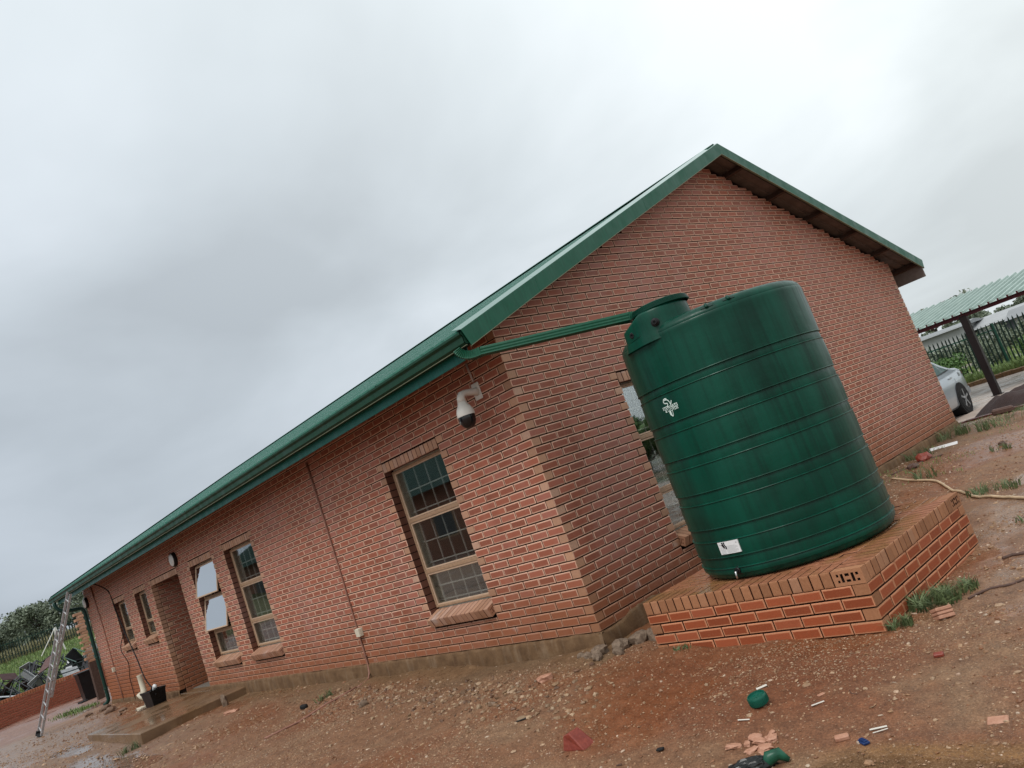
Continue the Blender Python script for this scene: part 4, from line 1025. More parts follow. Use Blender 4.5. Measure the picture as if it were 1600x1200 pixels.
def bulkhead(x, z, label):
    t2 = thing('wall_light', label, 'wall light', (x, 0, z), group='round bulkhead lights under the eaves')
    def ly(pr, n, mat_, nm, sm_=True):
        q_ = MB(); v_ = []; f_ = []
        for r_, y_ in pr: v_ += [(r_ * math.cos(2 * math.pi * i / n), y_, r_ * math.sin(2 * math.pi * i / n)) for i in range(n)]
        for j in range(len(pr) - 1):
            for i in range(n): f_.append((j * n + i, (j + 1) * n + i, (j + 1) * n + (i + 1) % n, j * n + (i + 1) % n))
        f_.append(tuple(reversed(range((len(pr) - 1) * n, len(pr) * n)))); q_.add(v_, [tuple(reversed(f)) for f in f_]); return q_.build(nm, [mat_], t2, auto=40)
    ly([(0.135, 0.0), (0.140, -0.03), (0.132, -0.062), (0.118, -0.066)], 32, M_BLACK, 'rim'); ly([(0.118, -0.064), (0.105, -0.080), (0.07, -0.092), (0.0, -0.096)], 32, simple('opal_glass' + str(x), (0.66, 0.67, 0.68), 0.3, 0, 0.03), 'diffuser')
bulkhead(-10.25, 2.43, 'round black-rimmed white wall light between the doorway and the open window')
bulkhead(-17.38, 2.50, 'round white wall light at the far left corner behind the ladder')

# ------------------------------------------------------------------ ladder
ld = thing('ladder', 'long aluminium extension ladder leaning on the gutter at the far end of the house', 'ladder', (-16.62, -1.80, -0.08))
La = Vector((0, 0, 0)); Lb = Vector((0.92, 1.06, 2.87)); dirL = (Lb - La).normalized(); sdL = Vector((1.0, 0.04, 0)); sdL = (sdL - dirL * sdL.dot(dirL)).normalized(); nrL = dirL.cross(sdL)
LL = (Lb - La).length
def lad(off, a, b, hw, nm):
    for s_ in (-1, 1):
        q_ = MB(); p0 = La + dirL * a + sdL * hw * s_ + nrL * off; p1 = La + dirL * b + sdL * hw * s_ + nrL * off; q_.bar(p0, p1, 0.022, 0.05, up=tuple(nrL)); q_.build('rail', [M_ALU], ld)
    k_ = 0
    t = a + 0.15
    while t < b - 0.05:
        q_ = MB(); c0 = La + dirL * t - sdL * (hw + 0.018) + nrL * off; c1 = La + dirL * t + sdL * (hw + 0.018) + nrL * off; q_.tube([c0, c1], 0.016, 8); q_.build('rung', [M_ALU], ld, smooth=True); t += 0.28
lad(0.0, 0, 2.3, 0.19, 'lower'); lad(0.068, 0.9, LL, 0.165, 'upper')
for s_ in (-1, 1):
    q_ = MB(); q_.bar(La + sdL * 0.19 * s_ - dirL * 0.03, La + sdL * 0.19 * s_ + dirL * 0.07, 0.045, 0.085, up=tuple(nrL)); q_.build('rubber_foot', [M_BLACKM], ld)
q_ = MB(); q_.bar(La - sdL * 0.23 + Vector((0, 0, 0.012)), La + sdL * 0.23 + Vector((0, 0, 0.012)), 0.07, 0.03); q_.build('foot_bar', [M_BLACKM], ld)

# ------------------------------------------------------------------ ground
CP = np.array([(-.1, -.1, -.125), (-2.5, -.1, -.13), (-4.5, -.2, -.165), (-6.5, -.1, -.185), (-8.3, -.1, -.19), (-9, -2.2, -.24), (-12.5, -.1, -.12), (-17.5, -.1, -.075), (-17, -1.8, -.085), (-12.5, -2.4, -.19),
    (-29, -1, -.16), (-29, 2, -.17), (-20, -6, -.2), (.4, .2, -.15), (.62, -.12, -.165), (1.5, -.2, -.21), (2.6, -.15, -.255), (2.75, 1, -.255), (2.7, 2, -.25), (1.5, 2.2, -.2), (0.1, 3, -.12), (.1, 6, -.12), (.1, 9.8, -.1), (3, 5, -.25), (3, 9, -.25), (0.5, 11.4, -.25), (3, 11.4, -.27),
    (1.5, -2, -.27), (-1.5, -1.5, -.24), (-4, -1.7, -.235), (4, -2, -.28), (5, -5, -.32), (0, -5, -.3), (-8, -5, -.28), (6, 0, -.28), (6, 6, -.28), (-2, -.7, -.175), (-5, -.8, -.20), (-22, 1, -.12), (-40, -20, -.2), (30, -20, -.35), (20, 10, -.3)])
def ground_z(x, y, rough=True):
    x = np.asarray(x, float); y = np.asarray(y, float); num = 0; den = 0
    for (a, b, c_) in CP:
        w = 1.0 / (((x - a) ** 2 + (y - b) ** 2) + 0.05) ** 1.6; num = num + w * c_; den = den + w
    z = num / den
    z = z + sstep(-29.3, -30.0, x) * 0.33 + np.clip(-x - 29.5, 0, 46) * 0.056 * sstep(-60, -20, y)
    drop = sstep(11.50, 11.60, y) * (x > -17); z = z * (1 - drop) + (-0.47) * drop
    far = sstep(60, 140, np.hypot(x, y)); z = z * (1 - far * (x > -30)) + (-0.45) * far * (x > -30)
    if rough:
        d = np.hypot(x - CAM[0], y - CAM[1]); amp = np.clip(d / 12, 0.6, 2.0)
        z = z + (fbm(x * 0.9, y * 0.9, 4, 31) - 0.5) * 0.075 + (fbm(x * 5, y * 5, 4, 7) - 0.5) * 0.026 * (1 - 0.6 * drop) + (fbm(x * 22, y * 22, 3, 9) - 0.5) * 0.014
        z = z + sstep(35, 80, d) * (fbm(x * 0.06, y * 0.06, 3, 77) - 0.5) * 1.2
        inside = ((x < 0) & (x > -HL) & (y > 0.05) & (y < HW)); z = np.where(inside, -0.6, z)
    return z
def axis(pts):
    out = [pts[0][0]]
    for (a, b, st) in pts:
        n = max(1, int(round((b - a) / st))); out += list(a + (b - a) * (np.arange(1, n + 1) / n))
    return np.array(out)
gx = axis([(-900, -120, 60), (-120, -34, 2.0), (-34, -18.5, 0.3), (-18.5, -6.5, 0.07), (-6.5, 4.6, 0.03), (4.6, 8, 0.2), (8, 40, 2), (40, 900, 60)])
gy = axis([(-900, -40, 60), (-40, -6, 2), (-6, -3.4, 0.2), (-3.4, 2.4, 0.03), (2.4, 12.2, 0.07), (12.2, 40, 0.8), (40, 140, 5), (140, 900, 60)])
GX, GY = np.meshgrid(gx, gy); GZ = ground_z(GX, GY)
# thin puddles: level hollows
def puddle_mask(x, y):
    m_ = 0
    for (a, b, r1, r2, s_) in ((-8.6, -2.35, 1.7, 0.32, 1), (-6.9, -2.25, 0.9, 0.22, 2), (3.45, -1.75, 0.55, 0.13, 3), (-11.9, -2.1, 1.2, .25, 4)):
        d = np.sqrt(((x - a) / r1) ** 2 + ((y - b) / r2) ** 2) + (fbm(x * 3, y * 3, 3, 40 + s_) - 0.5) * 0.9; m_ = np.maximum(m_, 1 - sstep(0.75, 1.05, d))
    return m_
pm = puddle_mask(GX, GY); base = ground_z(GX, GY, False); GZ = GZ * (1 - pm * 0.85) + (base - 0.012) * pm * 0.85
nx_, ny_ = len(gx), len(gy)
V = np.stack([GX.ravel(), GY.ravel(), GZ.ravel()], 1)
idx = np.arange(nx_ * ny_).reshape(ny_, nx_); F = np.stack([idx[:-1, :-1].ravel(), idx[:-1, 1:].ravel(), idx[1:, 1:].ravel(), idx[1:, :-1].ravel()], 1)
X_, Y_ = GX.ravel(), GY.ravel()
def lerp(a, b, t_): return a * (1 - t_[:, None]) + np.array(b) * t_[:, None]
colr = np.tile(np.array([0.275, 0.145, 0.078]), (len(X_), 1))
nA = fbm(X_ * 0.8, Y_ * 0.8, 4, 51); nB = fbm(X_ * 2.6, Y_ * 2.6, 4, 52); nC = fbm(X_ * 0.35, Y_ * 0.35, 3, 53)
colr = lerp(colr, (0.31, 0.19, 0.11), sstep(0.45, 0.7, nB) * 0.8)
colr = lerp(colr, (0.235, 0.088, 0.038), sstep(0.46, 0.62, nA) * 0.75)
def blob(a, b, r1, r2, seed=0): return 1 - sstep(0.55, 1.1, np.sqrt(((X_ - a) / r1) ** 2 + ((Y_ - b) / r2) ** 2) + (nB - 0.5) * 0.8)
colr = lerp(colr, (0.22, 0.075, 0.03), blob(1.9, -0.75, 1.3, 0.75) * 0.9)          # red clay below the stand
colr = lerp(colr, (0.24, 0.09, 0.04), blob(2.7, -1.40, 1.0, 0.4) * 0.75)
colr = lerp(colr, (0.25, 0.13, 0.045), blob(3.5, -1.65, 0.9, 0.20) * 0.9)           # ochre puddle edge
colr = lerp(colr, (0.22, 0.145, 0.08), (1 - sstep(0.25, 0.7, -Y_ + (nB - 0.5) * 0.5)) * (X_ < 0.3) * (Y_ < 0.3) * (X_ > -10) * 0.85)   # cement-stained strip by the wall
colr = lerp(colr, (0.26, 0.18, 0.13), sstep(-5.0, -9.5, X_) * sstep(-0.7, -1.6, Y_) * 0.75)
colr = lerp(colr, (0.28, 0.185, 0.13), sstep(2.6, 3.6, X_ + 0.16 * Y_) * sstep(-0.6, 1.0, Y_) * 0.7)
colr = lerp(colr, (0.15, 0.105, 0.06), (1 - sstep(0.2, 1.4, X_ + (nB - .5))) * sstep(2.2, 3.5, Y_) * (Y_ < 11.5) * 0.7)
colr = lerp(colr, (0.28, 0.175, 0.150), sstep(-18, -19.5, X_) * 0.9)
fr_ = sstep(-29.2, -29.6, X_); colr = lerp(colr, (0.085, 0.115, 0.035), fr_ * (0.75 + 0.25 * nA))
colr = lerp(colr, (0.15, 0.14, 0.055), fr_ * sstep(0.5, 0.65, nA) * 0.6)
fb = sstep(24.6, 25.2, Y_) * (X_ > -30); colr = lerp(colr, (0.10, 0.12, 0.045), fb)
f2_ = fb * sstep(29, 31, Y_); colr = lerp(colr, (0.34, 0.28, 0.22), f2_ * sstep(0.40, 0.50, fbm(X_ * 0.12, Y_ * 0.5, 3, 61)))
colr = lerp(colr, (0.09, 0.11, 0.045), sstep(42, 60, Y_) * (X_ > -30) * 0.8)
wet = np.clip(pm.ravel() * 1.0 + 0.45 * sstep(0.5, 0.75, nC + 0.2 * nB) * (X_ < -5) + 0.55 * sstep(0.42, 0.6, nB) * (X_ > 2.2) * (Y_ > 0) + 0.45 * sstep(0.5, 0.7, nA) + 0.22, 0, 1) * (1 - fr_)
grav = np.clip(0.25 + 0.9 * sstep(0.45, 0.6, nA + 0.15 * nB), 0, 1) * (1 - fr_) * (1 - fb)
colr = lerp(colr, (0.17, 0.10, 0.06), pm.ravel() * 0.8)
me = npmesh('ground', V, F, [M_SOIL], {'col': ('FLOAT_COLOR', np.concatenate([colr, np.ones((len(X_), 1))], 1)), 'wet': ('FLOAT', wet), 'grav': ('FLOAT', grav)}, smooth=True)
link('ground', me, kind='structure')
def gz(x, y): return float(ground_z(np.array([x]), np.array([y]))[0])

# ------------------------------------------------------------------ loose gravel
ph = (1 + 5 ** 0.5) / 2
ICO = np.array([(-1, ph, 0), (1, ph, 0), (-1, -ph, 0), (1, -ph, 0), (0, -1, ph), (0, 1, ph), (0, -1, -ph), (0, 1, -ph), (ph, 0, -1), (ph, 0, 1), (-ph, 0, -1), (-ph, 0, 1)]) / math.sqrt(1 + ph * ph)
ICF = np.array([(0, 11, 5), (0, 5, 1), (0, 1, 7), (0, 7, 10), (0, 10, 11), (1, 5, 9), (5, 11, 4), (11, 10, 2), (10, 7, 6), (7, 1, 8), (3, 9, 4), (3, 4, 2), (3, 2, 6), (3, 6, 8), (3, 8, 9), (4, 9, 5), (2, 4, 11), (6, 2, 10), (8, 6, 7), (9, 8, 1)])
OCT = np.array([(1, 0, 0), (-1, 0, 0), (0, 1, 0), (0, -1, 0), (0, 0, 1), (0, 0, -1)], float); OCF = np.array([(0, 2, 4), (2, 1, 4), (1, 3, 4), (3, 0, 4), (2, 0, 5), (1, 2, 5), (3, 1, 5), (0, 3, 5)])
def stones(name, P, size, flat, pal, tv=ICO, tf=ICF, seed=1, sink=0.42, jit=0.22):
    r_ = np.random.default_rng(seed); n = len(P); k = len(tv)
    S = size[:, None] * np.stack([r_.uniform(0.7, 1.35, n), r_.uniform(0.6, 1.1, n), flat * r_.uniform(0.6, 1.2, n)], 1)
    T = tv[None] * (1 + r_.uniform(-jit, jit, (n, k, 1))); T = T * S[:, None, :]
    a = r_.uniform(0, 2 * math.pi, n); t1 = r_.normal(0, 0.25, n); ca, sa = np.cos(a), np.sin(a)
    ct, st_ = np.cos(t1), np.sin(t1); y_ = T[:, :, 1] * ct[:, None] - T[:, :, 2] * st_[:, None]; z_ = T[:, :, 1] * st_[:, None] + T[:, :, 2] * ct[:, None]
    X = T[:, :, 0] * ca[:, None] - y_ * sa[:, None]; Y = T[:, :, 0] * sa[:, None] + y_ * ca[:, None]
    V_ = np.stack([X + P[:, 0:1], Y + P[:, 1:2], z_ + P[:, 2:3] + (size * flat * (0.5 - sink))[:, None]], 2).reshape(-1, 3)
    F_ = (tf[None] + (np.arange(n) * k)[:, None, None]).reshape(-1, 3)
    ci = r_.integers(0, len(pal), n); C = np.array(pal)[ci] * r_.uniform(0.75, 1.25, (n, 1)); C = np.clip(C, 0, 1); C4 = np.repeat(np.concatenate([C, np.ones((n, 1))], 1), k, 0)
    return npmesh(name, V_, F_, [M_PEB], {'col': ('FLOAT_COLOR', C4)})
def scatter(n, x0, x1, y0, y1, dens, seed):
    r_ = np.random.default_rng(seed); x = r_.uniform(x0, x1, n); y = r_.uniform(y0, y1, n); ok = r_.uniform(0, 1, n) < dens(x, y)
    ok &= ~((x < 0.03) & (x > -HL) & (y > -0.03)) & ~((x > PX - .01) & (x < PX + PS + .01) & (y > PY - .01) & (y < PY + PS + .01)) & ~((x > -12.2) & (x < -8.5) & (y > -1.8))
    x, y = x[ok], y[ok]; return np.stack([x, y, ground_z(x, y)], 1)
PAL = [(0.30, 0.17, 0.095), (0.26, 0.14, 0.075), (0.35, 0.22, 0.13), (0.22, 0.10, 0.05), (0.28, 0.17, 0.10), (0.40, 0.27, 0.175), (0.20, 0.085, 0.04)]
PALW = [(0.44, 0.33, 0.25), (0.50, 0.39, 0.30), (0.38, 0.26, 0.18), (0.42, 0.28, 0.2)]
dn = lambda x, y: np.clip(sstep(0.40, 0.58, fbm(x * 0.9, y * 0.9, 4, 71)) * (1 - pmf(x, y)) + 0.25, 0, 1) * np.clip(1.25 - 0.0 * x, 0, 1)
def pmf(x, y): return puddle_mask(x, y)
strip_ = lambda x, y: np.exp(-((y + 0.9 + 0.10 * (x + 1)) / 0.38) ** 2) * sstep(-5.5, -3.8, x) * (1 - sstep(0.2, 1.3, x))     # coarse gravel ridge in front of the wall
P1 = scatter(170000, -4.5, 4.4, -3.0, 1.2, lambda x, y: dn(x, y) * 0.75 * sstep(-0.15, -0.55, y - 3 * (x > 0.3)), 3)
sz = np.random.default_rng(5).lognormal(math.log(0.0050), 0.42, len(P1)); link('gravel', stones('gravel', P1, np.clip(sz, .003, .02), 0.6, PAL, OCT, OCF, 6), kind='stuff')
P2 = scatter(9000, -6, 4.4, -3.0, 2.5, lambda x, y: (0.25 + 0.9 * strip_(x, y)) * sstep(-0.1, -0.5, y - 3 * (x > 0.3)), 13)
sz = np.random.default_rng(15).lognormal(math.log(0.0105), 0.40, len(P2)); link('gravel', stones('gravel', P2, np.clip(sz, .005, .035), 0.62, PAL + PALW[:1], ICO, ICF, 16), kind='stuff')
P3 = scatter(1500, -3.5, 4.4, -2.6, 2.5, lambda x, y: 0.35 + 0.5 * (fbm(x * 1.5, y * 1.5, 3, 5) > 0.5), 23)
sz = np.random.default_rng(25).lognormal(math.log(0.0085), 0.4, len(P3)); link('gravel', stones('gravel', P3, np.clip(sz, .004, .025), 0.45, PALW, ICO, ICF, 26), kind='stuff')
P4 = scatter(26000, -17, -4, -3.6, 0.0, lambda x, y: 0.18 + 0.5 * (fbm(x, y, 3, 6) > 0.5), 33)
sz = np.random.default_rng(35).lognormal(math.log(0.011), 0.45, len(P4)); link('gravel', stones('gravel', P4, np.clip(sz, .005, .05), 0.55, PAL, OCT, OCF, 36), kind='stuff')
P5 = scatter(26000, 0.05, 4.2, 1.0, 11.3, lambda x, y: (0.2 + 0.6 * (fbm(x * 1.2, y * 1.2, 3, 66) > 0.48)), 43)
sz = np.random.default_rng(45).lognormal(math.log(0.0085), 0.42, len(P5)); link('gravel', stones('gravel', P5, np.clip(sz, .004, .03), 0.55, PAL + PALW[1:2], OCT, OCF, 46), kind='stuff')
P6 = scatter(1500, -4.6, 0.9, -1.5, -0.35, lambda x, y: strip_(x, y), 53)
sz = np.random.default_rng(55).lognormal(math.log(0.0165), 0.36, len(P6)); link('gravel', stones('gravel', P6, np.clip(sz, .01, .045), 0.7, [(0.14, 0.075, 0.045), (0.20, 0.12, 0.07), (0.27, 0.17, 0.10), (0.36, 0.25, 0.16)], ICO, ICF, 56), kind='stuff')

# ------------------------------------------------------------------ singled-out things on the ground
def rock(name, label, cat, loc, size, mat_, seed, group=None, rz=0.0, pts=None, bevel=True, boxy=0.0):
    r_ = np.random.default_rng(seed); import bmesh
    bm = bmesh.new(); bmesh.ops.create_icosphere(bm, subdivisions=2, radius=1.0)
    for v in bm.verts:
        c_ = v.co
        if boxy: m_ = max(abs(c_.x), abs(c_.y), abs(c_.z)); c_ = c_.lerp(c_ / m_, boxy)
        k_ = 1 + 0.6 * (float(vnoise(c_.x * 2.1 + seed, c_.y * 2.1 + c_.z * 1.7, seed)) - 0.5) + r_.uniform(-.05, .05)
        v.co = Vector((c_.x * size[0] / 2 * k_, c_.y * size[1] / 2 * k_, c_.z * size[2] / 2 * k_))
    me_ = bpy.data.meshes.new(name); bm.to_mesh(me_); bm.free(); me_.materials.append(mat_)
    o_ = link(name, me_, None, loc, rz); tag(o_, label, cat, group); return o_
def rock_mat(name, c0, c1, rough=0.6): 
    g_ = N(name, rough); p_ = g_.obj(); g_.color(g_.ramp(g_.noise(p_, 25, 6, 0.65), [(0.3, c0), (0.7, c1)])); g_.bump(g_.noise(p_, 60, 5), 0.7, 0.006); return g_.m
M_RUB = rock_mat('mortar_rubble', (0.09, 0.058, 0.038), (0.24, 0.17, 0.12), 0.8); M_REDR = rock_mat('red_brick_lump', (0.15, 0.022, 0.014), (0.26, 0.05, 0.03), 0.5)
M_PINK = rock_mat('broken_brick', (0.33, 0.15, 0.09), (0.47, 0.25, 0.17), 0.6); M_DKR = rock_mat('dark_lump', (0.05, 0.025, 0.018), (0.11, 0.055, 0.04), 0.7); M_PALE = rock_mat('pale_stone', (0.40, 0.32, 0.26), (0.62, 0.52, 0.43), 0.6)
# heap of dropped mortar at the corner
MLL = ['broad mortar lump at the left front of the heap by the house corner', 'knobbly mortar lump against the plinth in the middle of the corner heap', 'large pale mortar lump in the corner heap, second from the brick stand', 'tall mortar lump of the corner heap nearest the brick stand', 'small mortar lump lying in front of the corner heap', 'dark mortar lump low at the front middle of the corner heap', 'little mortar crumb at the left side of the corner heap', 'mortar lump tucked between the house plinth and the brick stand', 'smallest mortar crumb at the left end of the corner heap']
for i, (x, y, sx_, sy_, sz_) in enumerate([(0.10, -0.18, .20, .15, .12), (0.24, -0.06, .17, .15, .13), (0.33, 0.10, .22, .16, .15), (0.45, 0.17, .18, .15, .14), (0.16, -0.30, .13, .10, .08), (0.30, -0.17, .15, .10, .09), (0.02, -0.25, .11, .09, .07), (0.55, 0.30, .14, .12, .09), (-0.12, -0.22, .10, .08, .06)]):
    rock('mortar_lump', MLL[i], 'rubble', (x, y, gz(x, y) + sz_ * 0.18), (sx_ * .9, sy_ * .9, sz_ * .85), M_RUB, 100 + i, 'mortar lumps heaped at the house corner', random.uniform(0, 3), boxy=0.3)
# the red brick lump in the foreground: a broken wedge
mb_ = MB()
top_ = [(-0.07, -0.035, 0.075), (0.0, -0.055, 0.095), (0.02, 0.035, 0.10), (-0.045, 0.06, 0.075)]; bot_ = [(-0.095, -0.055, -0.02), (0.09, -0.06, -0.02), (0.105, 0.06, -0.02), (-0.075, 0.08, -0.02)]
mb_.add(top_ + bot_, [(0, 1, 2, 3), (7, 6, 5, 4), (0, 4, 5, 1), (1, 5, 6, 2), (2, 6, 7, 3), (3, 7, 4, 0)])
rx_, ry_ = 1.11, -1.60; o_ = mb_.build('brick_lump', [M_REDR], None, loc=(rx_, ry_, gz(rx_, ry_) + 0.015), rotz=0.15); tag(o_, 'broken red brick lump lying alone on the gravel at the bottom of the photo', 'brick')
def bev(o_, w=0.004, seg=2):
    m_ = o_.modifiers.new('bevel', 'BEVEL'); m_.width = w; m_.segments = seg; return o_
bev(o_, 0.007)
# green cap
cpx, cpy = 2.30, -1.17
gc = thing('plastic_disc', 'small round green plastic cap dropped on the soil in front of the stand', 'cap', (cpx, cpy, gz(cpx, cpy) + 0.012)); gc.rotation_euler = (0.12, -0.08, 0.3)
MB().lathe([(0.056, 0.0), (0.059, 0.004), (0.059, 0.045), (0.055, 0.052), (0.050, 0.052), (0.048, 0.042), (0.0, 0.041)], (0, 0), 36, caps=False).build('cap_body', [simple('cap_green', (0.006, 0.085, 0.058), 0.3, 0, 0.1)], gc, auto=40)
mb_ = MB()
for i in range(36):
    a = 2 * math.pi * i / 36; mb_.bar((0.0595 * math.cos(a), 0.0595 * math.sin(a), 0.006), (0.0595 * math.cos(a), 0.0595 * math.sin(a), 0.043), 0.0025, 0.003, up=(math.cos(a), math.sin(a), 0))
mb_.build('grip_ribs', [bpy.data.materials['cap_green']], gc)
# pile of broken brick chips
chips = [(2.36, -1.60, .085, .06, .022, .4), (2.44, -1.50, .075, .055, .03, .9), (2.50, -1.545, .08, .045, .028, .2), (2.56, -1.60, .085, .05, .02, .1), (2.50, -1.64, .07, .04, .02, 1.1), (2.57, -1.53, .06, .05, .03, .7), (2.43, -1.57, .05, .035, .02, 2.0), (2.60, -1.66, .075, .05, .018, .5), (2.53, -1.47, .05, .03, .02, 1.5)]
CHL = ['leftmost brick chip of the little pile behind the black bag, largest and flat', 'small brick chip at the back left of the little pile', 'brick chip in the middle of the little pile, behind the front ones', 'flat brick chip at the right side of the little pile by the bag', 'brick chip lying nearest the black bag in the pile', 'stubby brick chip at the back right of the little pile', 'tiny brick chip between the leftmost and the middle chips', 'brick chip touching the green plastic piece', 'farthest tiny brick chip of the little pile']
for i, (x, y, a, b, c_, rz) in enumerate(chips):
    o_ = rock('brick_chip', CHL[i], 'brick chip', (x, y, gz(x, y) + c_ * 0.2), (a, b, c_), M_PINK, 900 + i, 'broken brick chips in a little pile in the foreground', rz, boxy=0.85)
    o_.rotation_euler = (random.uniform(-.2, .2), random.uniform(-.2, .2), rz)
for lb, x, y, s_, mt, rz in (('pinkish brick flake lying alone near the white slips right of the green cap', 2.62, -1.03, (.045, .02, .008), M_PINK, 1.1), ('reddish brick chip left of the blue scrap in the foreground', 2.95, -1.49, (.07, .035, .022), M_PINK, .55), ('dark red triangular shard on the gravel below the square stand corner', 3.10, -0.50, (.055, .035, .02), M_REDR, .3), ('flat pink shard at the right edge of the photo near the bottom', 3.62, -1.28, (.09, .06, .012), M_PINK, .2)):
    mb_ = MB(); mb_.cbox((-s_[0] / 2, -s_[1] / 2, 0), (s_[0] / 2, s_[1] / 2, s_[2]), 0.004); o_ = mb_.build('brick_shard', [mt], None, loc=(x, y, gz(x, y)), rotz=rz); o_.rotation_euler[0] = 0.15; tag(o_, lb, 'brick shard')
for i, (lb, x, y, l_, w_, rz) in enumerate((('white slip of plastic just behind the green cap', 2.17, -.93, .07, .022, .75), ('narrow white slip on red soil right of the green cap', 2.66, -1.15, .075, .013, .72), ('pair-like long white slip near the blue scrap', 3.10, -1.39, .085, .012, .62), ('second long white slip lying against the one near the blue scrap', 3.12, -1.415, .075, .006, .62), ('short white slip between the green cap and the brick chips', 2.28, -1.34, .07, .009, .28))):
    mb_ = MB(); mb_.cbox((-l_ / 2, -w_ / 2, 0), (l_ / 2, w_ / 2, 0.004), 0.001); o_ = mb_.build('plastic_slip', [simple('pale_plastic%d' % i, (0.62, 0.58, 0.52), 0.45, 0, 0.05)], None, loc=(x, y, gz(x, y) + 0.006)); o_.rotation_euler = (random.uniform(-.1, .1), random.uniform(-.1, .1), rz); tag(o_, lb, 'plastic scrap')
# blue scrap
mb_ = MB(); mb_.cbox((-0.018, -0.03, 0), (0.018, 0.03, 0.014), 0.004); mb_.cbox((-0.010, -0.026, 0.014), (0.012, 0.024, 0.02), 0.003)
o_ = mb_.build('blue_scrap', [simple('blue_plastic', (0.01, 0.03, 0.11), 0.35, 0, 0.3, 60)], None, loc=(3.085, -1.535, gz(3.085, -1.535)), rotz=1.0); tag(o_, 'small dark blue plastic scrap on ochre soil at the bottom right', 'plastic scrap')
# crumpled black bag at the bottom edge
import bmesh
bm = bmesh.new(); bmesh.ops.create_icosphere(bm, subdivisions=4, radius=1.0)
for v in bm.verts:
    c_ = v.co.copy(); r_ = 1 + 0.5 * (float(fbm(c_.x * 3 + 3, c_.y * 3 + c_.z * 2.2, 4, 3)) - 0.5) + 0.35 * abs(float(fbm(c_.x * 7, c_.z * 7 + c_.y * 5, 3, 8)) - 0.5)
    v.co = Vector((c_.x * 0.135 * r_, c_.y * 0.06 * r_, max(-0.01, c_.z * 0.05 * r_)))
me_ = bpy.data.meshes.new('plastic_bag'); bm.to_mesh(me_); bm.free(); me_.materials.append(simple('black_bag', (0.012, 0.013, 0.013), 0.22, 0, 0.2)); 
o_ = link('plastic_bag', me_, None, (2.60, -1.84, gz(2.6, -1.84) + 0.015), 0.75); tag(o_, 'crumpled shiny black plastic bag at the bottom edge of the photo', 'bag')
mb_ = MB(); mb_.tube([(0, 0, 0), (0.03, 0.02, 0.03), (0.08, 0.03, 0.035), (0.12, 0.02, 0.0)], [0.02, 0.035, 0.03, 0.012], 12); o_ = mb_.build('green_scrap', [simple('green_bottle', (0.01, 0.07, 0.04), 0.35, 0, 0.4)], None, smooth=True, loc=(2.68, -1.80, gz(2.68, -1.8) + 0.01), rotz=0.5); tag(o_, 'crushed green plastic piece tucked under the black bag', 'plastic scrap')
# sundry bits
for i, (lb, cat, x, y, s_, mt, rz) in enumerate((('short dark strip lying on gravel left of the red brick lump', 'strip', .27, -1.36, (.10, .018, .006), M_BLACKM, .75), ('tiny dark flag-shaped scrap on the gravel', 'scrap', 1.86, -1.64, (.045, .03, .012), M_BLACKM, .3), ('tiny dark sliver in the foreground right of the red brick lump', 'scrap', 1.64, -1.79, (.035, .01, .006), M_DKR, .5), ('black lump on the soil beside the lying conduit', 'scrap', -4.75, -.80, (.10, .06, .05), M_BLACKM, .5), ('white sheet of paper on the ground by the far gable corner', 'paper', .30, 8.1, (.42, .22, .012), M_WHITE, .3), ('dark half brick standing on the grass near the red kerb', 'brick', .62, 10.3, (.34, .12, .11), M_DKR, .15))):
    mb_ = MB(); mb_.cbox((-s_[0] / 2, -s_[1] / 2, 0), (s_[0] / 2, s_[1] / 2, s_[2]), min(s_) * .25); o_ = mb_.build('scrap' if cat != 'brick' else 'dark_brick', [mt], None, loc=(x, y, gz(x, y) + 0.004)); o_.rotation_euler = (random.uniform(-.1, .1), random.uniform(-.1, .1), rz); tag(o_, lb, cat)
for i, (lb, x, y, s_, mt) in enumerate((('squarish pale stone on the gravel ridge below the tall right-hand window', -.16, -.66, (.14, .10, .07), M_PINK), ('rounded stone beside the end of the lying conduit', -3.0, -.9, (.11, .09, .08), M_RUB), ('upright brown stone near the door slab', -8.2, -.55, (.10, .09, .22), M_RUB), ('flat slab-like stone lying near the door slab', -7.2, -.85, (.34, .15, .06), M_PINK), ('dark stone on grey soil below the far gable wall', .55, 6.2, (.22, .14, .10), M_DKR), ('rusty clay lump at the foot of the gable wall', .45, 6.9, (.30, .2, .14), M_REDR), ('dark stone on the soil at the right side', 1.55, 6.7, (.09, .08, .07), M_DKR))):
    rock('loose_stone', lb, 'stone', (x, y, gz(x, y) + s_[2] * 0.25), s_, mt, 300 + i, None, random.uniform(0, 3), boxy=0.35)
# perforated brick half lying by the weeds
hb_ = thing('half_brick', 'broken perforated half brick beside the weeds at the stand corner', 'brick', (2.92, 0.14, gz(2.92, 0.14) + 0.03)); hb_.rotation_euler = (1.25, 0.1, 0.9)
mb_ = MB(); mb_.cbox((-0.055, -0.035, -0.045), (0.055, -0.012, 0.045), 0.004); mb_.cbox((-0.055, -0.008, -0.045), (0.055, 0.010, 0.045), 0.004); mb_.cbox((-0.055, 0.014, -0.045), (0.055, 0.036, 0.045), 0.004); mb_.box((-0.045, -0.03, -0.035), (0.045, 0.03, 0.035)); mb_.build('brick_web', [M_PINK], hb_)
